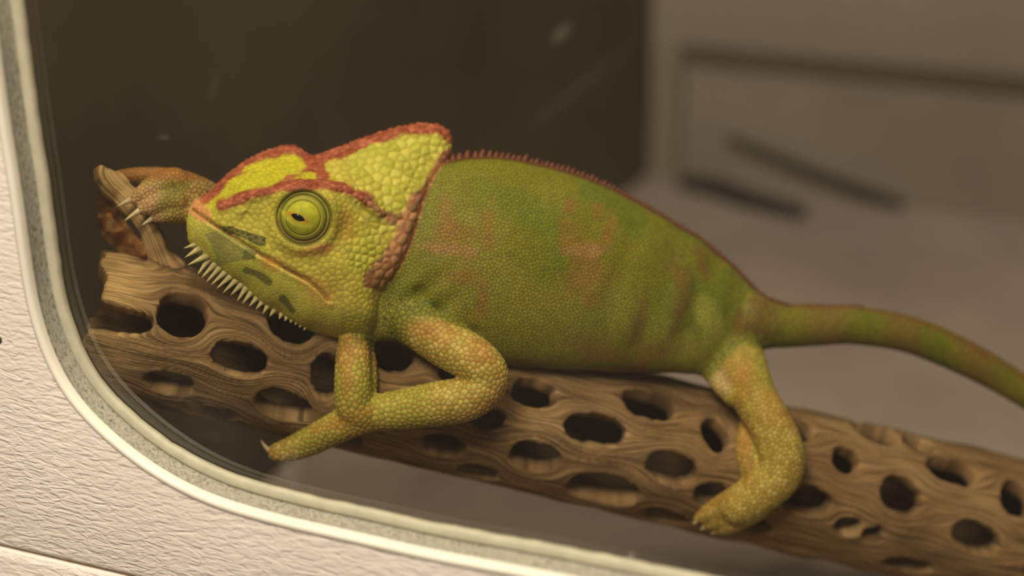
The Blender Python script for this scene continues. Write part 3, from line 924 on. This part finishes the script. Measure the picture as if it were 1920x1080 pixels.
VV = np.vstack([A, B]); uq, iv = np.unique(np.array(F).ravel(), return_inverse=True)
add_part((VV[uq], iv.reshape(-1, 4).tolist()), 'head')

co, lv, ls, ed, m2 = voxel_union(parts, 0.00038)
# which part each vertex belongs to
names = ['torso', 'tail', 'arm', 'hand', 'hindleg', 'head']
tot = sum(len(p) for _, p in labels)
kd = KDTree(tot); k = 0; lab = []
for nm, pv in labels:
    for p in pv:
        kd.insert(p, k); k += 1
    lab += [names.index(nm)] * len(pv)
kd.balance()
lab = np.array(lab)
sub = np.arange(0, len(co))
near = np.fromiter((kd.find(c)[1] for c in co), int, len(co))
reg = lab[near]
is_head = (reg == 5).astype(float)
soft = laplace(np.stack([is_head, is_head, is_head], 1), ed, 10)[:, 0]
co = laplace(co, ed, 4)
co = laplace(co, ed, 22, 0.5, 1 - soft)
body_m = ((reg == 0) | (reg == 1)).astype(float)
def kd_of(names_):
    pv = np.vstack([p for nm, p in labels if nm in names_]); k_ = KDTree(len(pv))
    for i_, p in enumerate(pv): k_.insert(p, i_)
    k_.balance(); return k_
kt, kl = kd_of(('torso', 'tail')), kd_of(('arm', 'hindleg'))
lim = (reg == 2) | (reg == 4)
dist_b = np.zeros(len(co)); dist_b[reg >= 3] = 1.0
for i_ in np.nonzero(lim)[0]: dist_b[i_] = kt.find(co[i_])[2]
dist_l = np.full(len(co), 1.0)
uu_, vv_, _d = UV(co)
for i_ in np.nonzero((body_m > 0) & (((uu_ > 640) & (uu_ < 960) & (vv_ > 500)) | ((uu_ > 1300) & (uu_ < 1480) & (vv_ > 580))))[0]: dist_l[i_] = kl.find(co[i_])[2]
limb_s = np.where(lim, sstep(0.0012, 0.0085, dist_b), np.where(body_m > 0, 0.0, 1.0))   # blend zone where limbs leave the body
joint = np.where(lim, 1 - sstep(0.003, 0.008, dist_b), 1 - sstep(0.002, 0.006, dist_l)) * (1 - soft)
sel = np.nonzero(joint > 0.01)[0]
mp_ = -np.ones(len(co), int)
e_in = ed[(joint[ed[:, 0]] > 0.01) | (joint[ed[:, 1]] > 0.01)]
vs_ = np.unique(e_in); mp_[vs_] = np.arange(len(vs_))
co[vs_] = laplace(co[vs_], mp_[e_in], 160, 0.5, joint[vs_])
u, v, d = UV(co)
off = (Dm(u) - d) / PXM
# gentle rib folds on the flank and loose skin by the shoulder
nrm = vnormals(co, m2)
tor = (reg == 0)
fold = 0.0007 * np.sin((u + 0.35 * (v - 500)) / 13.5) * sstep(1050, 1180, u) * (1 - sstep(1340, 1400, u)) * sstep(380, 460, v) * (vnoise(co, 60, 8) * 1.2)
fold += -0.0016 * np.exp(-(seg_dist(u, v, [(788, 548), (800, 575), (850, 608), (890, 625)]) / 12) ** 2) * sstep(10, 40, off)
fold += 0.0005 * np.sin((u * 0.8 + v) / 10) * np.exp(-(np.hypot(u - 800, v - 570) / 60) ** 2)
co = co + nrm * (fold * tor)[:, None]

# scale seeds, spaced by region
spc = np.full(len(co), 0.00125)
spc[reg == 1] = 0.0014
spc[(reg == 2)] = 0.00185
spc[(reg == 4)] = 0.0016
spc[(reg == 3)] = 0.0014
hd_ = reg == 5
jaw = sstep(-6, 14, (v - np.interp(u, [p[0] for p in MOUTH], [p[1] for p in MOUTH])))
spc[hd_] = 0.0021
spc[hd_ & (jaw > 0.5) & (u < 640)] = 0.0013
casq = inside(u, v, [(600, 325), (650, 285), (760, 235), (860, 235), (850, 300), (790, 420), (700, 470), (640, 350)])
spc[hd_ & casq] = 0.0032
spc[hd_ & ((seg_dist(u, v, FLAP) < 26))] = 0.0038
spc[hd_ & ((seg_dist(u, v, BROW) < 11) | (seg_dist(u, v, RIDGE) < 12) | (seg_dist(u, v, FARB) < 12))] = 0.0024
spc[hd_ & (np.hypot(u - 690, v - 470) < 40)] = 0.0027
spc[hd_ & (np.hypot(u - EYE[0], v - EYE[1]) < 56)] = 0.0011
seeds = []; sidx = []
order = rng.permutation(len(co))
for r in np.unique(spc):
    grid = {}
    sel = order[spc[order] == r]
    keys = np.floor(co[sel] / r).astype(int)
    r2 = (r * 0.92) ** 2
    pts_l = co[sel].tolist()
    for p, (a, b, c) in zip(pts_l, keys.tolist()):
        ok = True
        for x in (a - 1, a, a + 1):
            for y in (b - 1, b, b + 1):
                for z in (c - 1, c, c + 1):
                    for q in grid.get((x, y, z), ()):
                        if (q[0] - p[0]) ** 2 + (q[1] - p[1]) ** 2 + (q[2] - p[2]) ** 2 < r2: ok = False; break
                    if not ok: break
                if not ok: break
            if not ok: break
        if ok:
            grid.setdefault((a, b, c), []).append(p); seeds.append(p)
kd = KDTree(len(seeds))
for i, p in enumerate(seeds): kd.insert(p, i)
kd.balance()
f1 = np.empty(len(co)); f2 = np.empty(len(co)); cid = np.empty(len(co), int)
for i, c in enumerate(co):
    (a, b) = kd.find_n(c, 2)
    f1[i] = a[2]; f2[i] = b[2]; cid[i] = a[1]
edge = (f2 - f1) / spc
dome = sstep(0, 0.75, edge)
amp = spc * 0.13
amp = np.where(reg == 5, spc * 0.085, amp); amp = np.where(spc > 0.0023, spc * 0.16, amp)
nrm = vnormals(co, m2)
co = co + nrm * (amp * (dome - 0.5))[:, None]
crand = rng.random(len(seeds))[cid]

# colours of the skin
def mixc(c, col, f): return c + (col - c) * np.clip(f, 0, 1)[:, None]
n1 = vnoise(co, 70, 21); n2 = vnoise(co, 190, 22); n3 = vnoise(co, 34, 23)
c = np.tile(srgb(122, 122, 24), (len(co), 1))
gapc = np.tile(srgb(62, 62, 12), (len(co), 1))
# torso
c = mixc(c, srgb(100, 118, 24), sstep(0.45, 0.7, n1) * 0.7)
c = mixc(c, srgb(142, 138, 52), sstep(0.5, 0.75, n3) * 0.6)
def patch(pu, pv, su, sv, rot=0.0):
    cr, sr = math.cos(rot), math.sin(rot)
    x = (u - pu) * cr + (v - pv) * sr; y = -(u - pu) * sr + (v - pv) * cr
    r = np.sqrt((x / su) ** 2 + (y / sv) ** 2) + (n2 - 0.5) * 0.9 + (n1 - 0.5) * 0.6
    return 1 - sstep(0.35, 1.25, r)
tt = (reg == 0) | (reg == 1)
orange = srgb(148, 103, 44); pink = srgb(164, 124, 74); brown = srgb(122, 92, 44)
for a in ((850, 440, 55, 26), (915, 420, 16, 60), (880, 520, 50, 22), (838, 410, 18, 40), (905, 560, 18, 50, .2), (1062, 430, 18, 50), (1090, 500, 50, 60, .1), (1140, 440, 14, 45, .2), (1105, 560, 22, 40), (1068, 385, 12, 16), (1120, 395, 10, 22, .3)):
    c = mixc(c, orange, patch(*a) * tt * 0.58)
for a in ((850, 468, 62, 13, .12), (1095, 470, 52, 14)):
    c = mixc(c, pink, patch(*a) * tt * 0.85)
for a in ((1275, 520, 28, 60, -.35), (1320, 500, 14, 50, -.4), (1265, 600, 18, 50, .2), (1200, 600, 14, 60, .2), (1390, 600, 20, 40)):
    c = mixc(c, brown, patch(*a) * tt * 0.7)
bel = sstep(600, 680, v - 0.0 * u) * sstep(830, 900, u) * (1 - sstep(1230, 1330, u)) * tt
c = mixc(c, srgb(140, 108, 58), bel * 0.75 * sstep(0.35, 0.6, n1 * 0.5 + n2 * 0.5))
c = mixc(c, srgb(170, 172, 74), patch(1330, 600, 26, 90, -.2) * tt * 0.6)
c = mixc(c, srgb(170, 172, 74), patch(1290, 650, 60, 30, 0) * tt * 0.4)
c = mixc(c, srgb(166, 160, 62), patch(725, 600, 90, 50, .2) * tt * 0.8)
c = mixc(c, srgb(80, 105, 40), patch(812, 590, 30, 26, .5) * tt * 0.6)
top_line = [(x[0], x[1]) for x in arr[12:, :2]]
c = mixc(c, srgb(100, 60, 30), (1 - sstep(2, 8, seg_dist(u, v, top_line))) * tt)
# tail: faint bands, reddish upper edge
tl = reg == 1
c = mixc(c, srgb(128, 104, 50), (0.55 + 0.45 * np.sin(u / 22.0)) * 0.9 * tl)
tl_line = [(1440, 562), (1500, 574), (1600, 574), (1700, 592), (1800, 634), (1900, 696), (2000, 766)]
c = mixc(c, srgb(130, 70, 40), (1 - sstep(3, 10, seg_dist(u, v, tl_line))) * tl * 0.45)
# legs
lg = (reg == 2) | (reg == 4)
c_body = c.copy(); gap_body = gapc.copy()
c = np.where(lg[:, None], srgb(166, 154, 62), c)
c = mixc(c, srgb(196, 186, 104), crand * lg * 0.7)
c = mixc(c, srgb(158, 166, 62), sstep(0.5, 0.7, n3) * lg * 0.7)
c = mixc(c, srgb(180, 128, 62), sstep(0.55, 0.75, n1) * lg * 0.35)
gapc = np.where(lg[:, None], srgb(150, 92, 36), gapc)
for a in ((790, 620, 40, 16, .6), (900, 660, 30, 22, .5), (650, 690, 16, 70), (640, 790, 60, 14, -.4), (1390, 720, 26, 50), (1400, 840, 14, 60), (1340, 940, 60, 14, -.6)):
    c = mixc(c, srgb(172, 114, 52), patch(*a) * lg * 0.45)
c = mixc(c, srgb(188, 172, 120), patch(1345, 712, 40, 26, .5) * (reg == 4) * 0.8)
lw = sstep(0.1, 0.9, limb_s + (vnoise(co, 260, 41) - 0.5) * 0.3)
lw = np.where(lg, lw, 1.0)
c = c_body + (c - c_body) * lw[:, None]; gapc = gap_body + (gapc - gap_body) * lw[:, None]
hn = (reg == 3) | ((reg == 2) & (u < 420))
c = np.where(hn[:, None], srgb(160, 140, 76), c)
c = mixc(c, srgb(112, 122, 44), hn * patch(330, 355, 34, 44) * 0.8)
c = mixc(c, srgb(150, 96, 40), hn * (1 - sstep(332, 345, v)) * 0.8)
c = mixc(c, srgb(186, 150, 104), hn * (1 - sstep(285, 310, u)) * sstep(345, 352, v) * 0.8)
gapc = np.where(hn[:, None], srgb(104, 66, 30), gapc)
# head
hh = hd_.astype(float)
c = np.where(hd_[:, None], srgb(186, 177, 70), c)
c = mixc(c, srgb(172, 178, 58), sstep(0.4, 0.65, n1) * hh * 0.7)
c = mixc(c, srgb(188, 186, 44), hh * inside(u, v, [(380, 375), (440, 320), (520, 285), (575, 300), (640, 340), (540, 345), (430, 378), (400, 395)]))
c = mixc(c, srgb(192, 188, 88), hh * casq * crand * 0.8)
c = mixc(c, srgb(204, 200, 92), hh * jaw * (u < 640) * 0.5)
gapc = np.where(hd_[:, None], srgb(150, 132, 40), gapc)
gapc = np.where((hd_ & casq)[:, None], srgb(160, 140, 44), gapc)
red = srgb(138, 68, 42); coral = srgb(176, 108, 78)
def stripe(poly, w, soft=4.0): return (1 - sstep(w - soft, w + soft, seg_dist(u, v, poly) + (n2 - 0.5) * 12)) * hh
rdc = red + (coral - red) * (crand * 0.7)[:, None]
for poly, w in ((BROW[:-1], 11), (RIDGE, 14), (FARB, 13), ([(600, 305), (565, 325), (540, 330)], 6), ([(588, 300), (604, 330)], 14)):
    c = c + (rdc - c) * stripe(poly, w)[:, None]
    gapc = gapc + (srgb(140, 58, 34) - gapc) * stripe(poly, w)[:, None]
purple = srgb(122, 82, 66) + (srgb(176, 120, 92) - srgb(122, 82, 66)) * crand[:, None]
for poly, w in ((FLAP[2:], 23), (FLAP[:3], 13), ([(690, 378), (718, 400), (735, 410)], 9), ([(842, 288), (835, 308)], 10)):
    c = c + (purple - c) * (stripe(poly, w, 7) * 0.85)[:, None]
    gapc = gapc + (srgb(150, 84, 44) - gapc) * stripe(poly, w)[:, None]
c = mixc(c, srgb(206, 140, 92), stripe([(364, 384), (378, 398), (386, 404)], 14))
c = mixc(c, srgb(200, 150, 100), stripe(MOUTH, 9, 5) * 0.3)
c = mixc(c, srgb(112, 52, 34), (1 - sstep(1.2, 4.2, seg_dist(u, v, MOUTH))) * hh * 0.95)
c = mixc(c, srgb(196, 146, 70), hh * patch(650, 420, 30, 44) * 0.55)
c = mixc(c, srgb(188, 128, 72), hh * patch(600, 468, 46, 10, -.2) * 0.8)
c = mixc(c, srgb(200, 140, 62), hh * patch(500, 490, 22, 16, .6) * 0.8)
c = mixc(c, srgb(206, 156, 80), hh * patch(600, 545, 40, 30, .6) * 0.5)
c = mixc(c, srgb(150, 150, 84), hh * inside(u + (n2 - .5) * 14, v + (n1 - .5) * 14, [(384, 438), (410, 432), (440, 447), (484, 474), (478, 492), (440, 494), (412, 500), (396, 470)]) * 0.85)
c = mixc(c, srgb(56, 62, 38), hh * inside(u + (n2 - .5) * 12, v + (n1 - .5) * 12, [(412, 424), (440, 424), (468, 436), (502, 444), (504, 462), (488, 462), (450, 444), (424, 436)]) * 0.9)
c = mixc(c, srgb(92, 98, 56), hh * inside(u + (n2 - .5) * 12, v + (n1 - .5) * 12, [(462, 470), (484, 474), (480, 490), (455, 492)]) * 0.7)
for poly, w in (([(463, 506), (484, 514), (504, 530)], 6), ([(530, 560), (540, 570), (548, 582)], 6)):
    c = mixc(c, srgb(86, 90, 54), stripe(poly, w, 3) * 0.85)
c = mixc(c, srgb(110, 116, 60), stripe([(402, 490), (425, 512), (450, 530)], 4, 3) * 0.6)
c = mixc(c, srgb(92, 92, 34), hh * (1 - sstep(3, 8, np.abs(re_ := np.hypot(u - EYE[0], v - EYE[1]) - 49))) * 0.8)
# gaps between the scales and per-scale tint
gap = (1 - sstep(0.05, 0.34, edge))
gstr = np.where(reg == 5, 0.55, np.where(lg, 0.85, 0.85))
smooth_jaw = hd_ & (jaw > 0.5) & (u < 600)
gstr = np.where(smooth_jaw, 0.18, gstr)
c = mixc(c, gapc, gap * gstr) if False else c + (gapc - c) * (gap * gstr)[:, None]
c = c * (0.88 + 0.24 * crand)[:, None]
cham = empty('chameleon', P(960, 700, float(Dm(960))))
tag(cham, 'yellow-green chameleon with red casque ridges gripping the holed cactus log', 'chameleon')
bpy.context.view_layer.update()
finish_mesh(m2, 'body', co, np.clip(c, 0, 1), M_skin, cham)

# surface lookup of the finished skin, for the pieces that stand on it
kd2 = KDTree(len(seeds))
sd_uv = np.stack(UV(np.array(seeds)), 1)
front_u, front_v, front_d = u, v, d
def skin_depth(pu, pv, rad=8):
    m_ = (np.abs(front_u - pu) < rad) & (np.abs(front_v - pv) < rad)
    return front_d[m_].min() if m_.any() else float(Dm(pu))

# eye: turret with lid rings, pupil slit
def lathe(name, prof, n, mat, parent, M):
    V, F = [], []
    for r, h in prof:
        for t in np.linspace(0, 2 * math.pi, n, endpoint=False):
            V.append(M @ Vector((r * math.cos(t), r * math.sin(t), h)))
    k = len(prof)
    for i in range(k - 1):
        for j in range(n):
            F.append((i * n + j, i * n + (j + 1) % n, (i + 1) * n + (j + 1) % n, (i + 1) * n + j))
    F.append(tuple(range((k - 1) * n, k * n)))
    return mesh_obj(name, V, F, mat, parent)
eye_off = float(np.median(((Dm(u) - d) / PXM)[hd_ & (np.abs(np.hypot(u - EYE[0], v - EYE[1]) - 54) < 4) & (off > 30)]))
ec = C3(EYE[0], EYE[1], eye_off - 13)
ez = Vector(CO - ec).normalized(); ez = (ez + Vector(CX) * -0.10 + Vector(CU) * -0.02).normalized()
ex = (Vector(CX) - ez * ez.dot(Vector(CX))).normalized(); ey = ez.cross(ex)
ME = Matrix.Translation(Vector(ec)) @ Matrix((ex, ey, ez)).transposed().to_4x4()
prof = [(r, h) for r, h in ((51, -14), (51, 0), (50, 5), (48, 9), (46, 9.6), (44.5, 9), (43, 11), (40, 15), (37, 17.6), (35, 18.6), (33.6, 18.2), (32, 20), (27, 24.5), (22, 27.6), (16, 30), (11, 31.2), (8, 31.6))]
prof_f = interp_path(prof, 60) * PXM * 0.97
nseg = 96
V, F = [], []
for r, h in prof_f:
    for t in np.linspace(0, 2 * math.pi, nseg, endpoint=False):
        V.append((r * math.cos(t), r * math.sin(t), h))
V.append((0, 0, prof_f[-1][1]))
k = len(prof_f)
for i in range(k - 1):
    for j in range(nseg): F.append((i * nseg + j, i * nseg + (j + 1) % nseg, (i + 1) * nseg + (j + 1) % nseg, (i + 1) * nseg + j))
for j in range(nseg): F.append(((k - 1) * nseg + j, (k - 1) * nseg + (j + 1) % nseg, len(V) - 1))
V = np.array(V)
er = np.hypot(V[:, 0], V[:, 1]) / PXM
ce = np.tile(srgb(176, 178, 40), (len(V), 1))
en = vnoise(V, 900, 31); en2 = vnoise(V, 300, 32)
ce = mixc(ce, srgb(150, 158, 50), sstep(0.45, 0.7, en2) * 0.6)
ce = mixc(ce, srgb(140, 140, 52), sstep(30, 36, er) * 0.7)
ce = mixc(ce, srgb(84, 80, 34), (np.exp(-((er - 42.5) / 2.2) ** 2) + 0.7 * np.exp(-((er - 31.8) / 1.5) ** 2)) * 0.9)
ce = mixc(ce, srgb(130, 96, 60), sstep(40, 44, er) * (V[:, 1] < 0) * 0.5)
pc = np.array([-8.0, 1.0]) * PXM; pr = -0.42
xx = (V[:, 0] - pc[0]) * math.cos(pr) + (V[:, 1] - pc[1]) * math.sin(pr); yy = -(V[:, 0] - pc[0]) * math.sin(pr) + (V[:, 1] - pc[1]) * math.cos(pr)
po = np.sqrt((xx / (22 * PXM)) ** 2 + (yy / (10 * PXM)) ** 2)
ce = mixc(ce, srgb(190, 120, 36), (1 - sstep(0.6, 1.0, po)) * 0.5)
ce = mixc(ce, srgb(190, 116, 36), np.exp(-((np.abs(xx) - 17 * PXM) / (5 * PXM)) ** 2 - (yy / (4 * PXM)) ** 2) * 0.8)
ce = mixc(ce, srgb(206, 200, 70), np.exp(-((po - 1.35) / .3) ** 2) * (yy < 0) * 0.6)
ce *= (0.85 + 0.3 * en)[:, None]
W3 = np.array([ME @ Vector(p) for p in V])
eye = mesh_obj('eye', W3, F, M_skin, cham)
ca = eye.data.color_attributes.new('Col', 'FLOAT_COLOR', 'POINT')
full = np.ones((len(V), 4), np.float32); full[:, :3] = np.clip(ce, 0, 1); ca.data.foreach_set('color', full.ravel())
eye['label'] = 'yellow-green turret eye'
# pupil: almond lens lying on the dome
V, F = [], []
def dome_h(r): return np.interp(r, prof_f[::-1, 0], prof_f[::-1, 1])
N1 = 24
ctrp = pc
rows = [0.0, 0.45, 0.8, 1.0]
for q in rows[1:]:
    for t in np.linspace(0, 2 * math.pi, N1, endpoint=False):
        x = math.cos(t); y = math.sin(t) * (1 - abs(math.cos(t)) ** 3 * 0.55)
        px = 15.5 * PXM * x * q; py = 6.6 * PXM * y * q
        X = ctrp[0] + px * math.cos(pr) - py * math.sin(pr); Y = ctrp[1] + px * math.sin(pr) + py * math.cos(pr)
        V.append((X, Y, dome_h(math.hypot(X, Y)) + (0.00012 if q < 1 else -0.0001)))
V.append((ctrp[0], ctrp[1], dome_h(math.hypot(*ctrp)) + 0.00014))
for i in range(2):
    for j in range(N1): F.append((i * N1 + j, (i + 1) * N1 + j, (i + 1) * N1 + (j + 1) % N1, i * N1 + (j + 1) % N1))
for j in range(N1): F.append((len(V) - 1, j, (j + 1) % N1))
pup = mesh_obj('pupil', [ME @ Vector(p) for p in V], F, M_pupil, eye)
pup['label'] = 'narrow black pupil'

# spikes, crest scales and claws
def cone(base, tip, r, n=10, bend=None, flat=0.8, rings=6, power=0.9):
    base = np.asarray(base, float); tip = np.asarray(tip, float)
    ax = tip - base; L_ = np.linalg.norm(ax); ax /= L_
    a = np.cross(ax, CF); a /= np.linalg.norm(a); b = np.cross(ax, a)
    V, F = [], []
    for i in range(rings):
        t = i / rings
        c_ = base + (tip - base) * t
        if bend is not None: c_ = c_ + np.asarray(bend) * L_ * (t * (1 - t))
        rr = r * (1 - t) ** power
        for k in range(n):
            w_ = 2 * math.pi * k / n
            V.append(c_ + rr * (math.cos(w_) * a + flat * math.sin(w_) * b))
    V.append(tip)
    for i in range(rings - 1):
        for k in range(n): F.append((i * n + k, i * n + (k + 1) % n, (i + 1) * n + (k + 1) % n, (i + 1) * n + k))
    for k in range(n): F.append(((rings - 1) * n + k, (rings - 1) * n + (k + 1) % n, len(V) - 1))
    F.append(tuple(range(n - 1, -1, -1)))
    return V, F

GUL = [((364, 459), (343, 466), 4), ((369, 469), (345, 484), 5.2), ((381, 483), (350, 498), 5.5), ((387, 492), (369, 517), 5), ((399, 499), (376, 523), 5), ((409, 505), (385, 531), 5), ((419, 513), (394, 536), 5),
       ((430, 520), (404, 543), 5.2), ((441, 527), (416, 551), 5.2), ((451, 535), (431, 555), 5.2), ((459, 543), (443, 567), 5), ((469, 551), (453, 571), 5), ((480, 560), (466, 576), 5), ((490, 568), (479, 581), 4.6),
       ((501, 575), (492, 589), 4.6), ((513, 583), (505, 594), 4.4), ((527, 590), (523, 599), 4), ((537, 595), (534, 603), 3.6), ((547, 599), (544, 606), 3.4), ((556, 604), (553, 610), 3), ((564, 609), (561, 615), 3), ((573, 614), (569, 620), 2.8)]
for i, (b_, t_, r_) in enumerate(GUL):
    o1 = 20 if i < 3 else 14
    ext = np.array(b_) + (np.array(b_) - np.array(t_)) * 0.35
    V, F = cone(C3(ext[0], ext[1], o1 - 2), C3(t_[0], t_[1], o1 + 6), r_ * PXM * 1.4)
    mesh_obj('throat_spike', V, F, M_spike, cham)

# row of pointed scales along the back
tl_pts = interp_path([(x[0], x[1]) for x in arr[15:, :2]] + [(1540, 573), (1620, 574)], 400)
seg = np.r_[0, np.cumsum(np.hypot(*np.diff(tl_pts, axis=0).T))]
pos = 0.0; i = 0
while pos < seg[-1]:
    uu = np.interp(pos, seg, tl_pts[:, 0]); vv = np.interp(pos, seg, tl_pts[:, 1])
    k = np.searchsorted(seg, pos); k = min(max(k, 1), len(tl_pts) - 1)
    tx, ty = tl_pts[k] - tl_pts[k - 1]; l_ = math.hypot(tx, ty); nx, ny = ty / l_, -tx / l_
    size = np.interp(uu, [840, 900, 1000, 1200, 1400, 1620], [8.0, 8.6, 6.6, 4.6, 3.4, 2.4]) * random.uniform(0.85, 1.2)
    hgt = size * random.uniform(1.3, 1.9)
    b0 = C3(uu - nx * 5, vv - ny * 5, random.uniform(-3, 5)); t0 = C3(uu + nx * hgt + tx / l_ * size * 0.5, vv + ny * hgt + ty / l_ * size * 0.5, random.uniform(-2, 5))
    V, F = cone(b0, t0, size * PXM, n=8, rings=4, flat=1.0, power=0.55)
    mesh_obj('crest_scale', V, F, M_crest, cham)
    pos += size * 1.55

CLAWS = [((254, 372), (217, 389), h0 + 40, 8.5, (0, 0)), ((269, 391), (231, 416), h0 + 48, 8.5, (0, 0)), ((291, 407), (264, 424), h0 + 44, 7.5, (0, 0)),
         ((219, 328), (196, 336), h0 - 22, 5, (0, 0))]
for b_, t_, o_, r_, _b in CLAWS:
    V, F = cone(C3(b_[0] + 5, b_[1] - 3, o_), C3(t_[0], t_[1], o_ + 6), r_ * PXM, bend=CU * 0.10, flat=0.9, power=0.8)
    mesh_obj('claw', V, F, M_claw, cham)
oc = on_log(560, 815, 20) - 24
V, F = cone(C3(512, 850, oc), C3(489, 824, oc - 4), 6.5 * PXM, bend=-CX * 0.35, flat=0.9, power=0.8); mesh_obj('claw', V, F, M_claw, cham)
oh = on_log(1330, 960, 12) - 12
for b_, t_ in (((1310, 974), (1298, 984)), ((1326, 986), (1312, 994)), ((1346, 995), (1332, 1002))):
    V, F = cone(C3(b_[0], b_[1], oh), C3(t_[0], t_[1], oh), 6 * PXM, bend=CU * 0.1, flat=0.9, power=0.8); mesh_obj('claw', V, F, M_claw, cham)

# ------------------------------------------------------------------ wall-foot shadow shaped as a dark strip, and a leaning twig
def twig(name, px, rad, label):  # lays the strip that stands for the shadow at the wall foot
    pts = []
    for (uu, vv) in px:
        p = on_plane(uu, vv, np.array([0, 0, rad]), PZ)
        pts.append(p)
    pts = interp_path(pts, 24)
    rr = rad * (0.75 + 0.35 * np.sin(np.linspace(0.4, 2.9, 24)))
    pts[:, 2] = rr
    V, F = tube(pts, rr, 12)
    o = mesh_obj(name, V, F, M_twig_shade)
    tag(o, label, 'twig')
    return o

twig('twig_and_shade', [(1285, 340), (1340, 352), (1400, 372), (1500, 394)], 0.0065, 'dark strip standing in for the gap and shadow along the foot of the back wall')  # gap and shadow at the wall foot, modelled as a dark strip
pa = on_plane(1370, 258, corner, PE) - PE * 0.004; pb = on_plane(1685, 384, np.array([0, 0, 0.003]), PZ)
q = interp_path([pb, pb * 0.5 + pa * 0.5 - PE * 0.002, pa], 24)
V, F = tube(q, np.linspace(0.0042, 0.0026, 24), 12)
tag(mesh_obj('twig_and_shade', V, F, M_twig_shade), 'thin dark twig leaning against the back wall', 'twig')
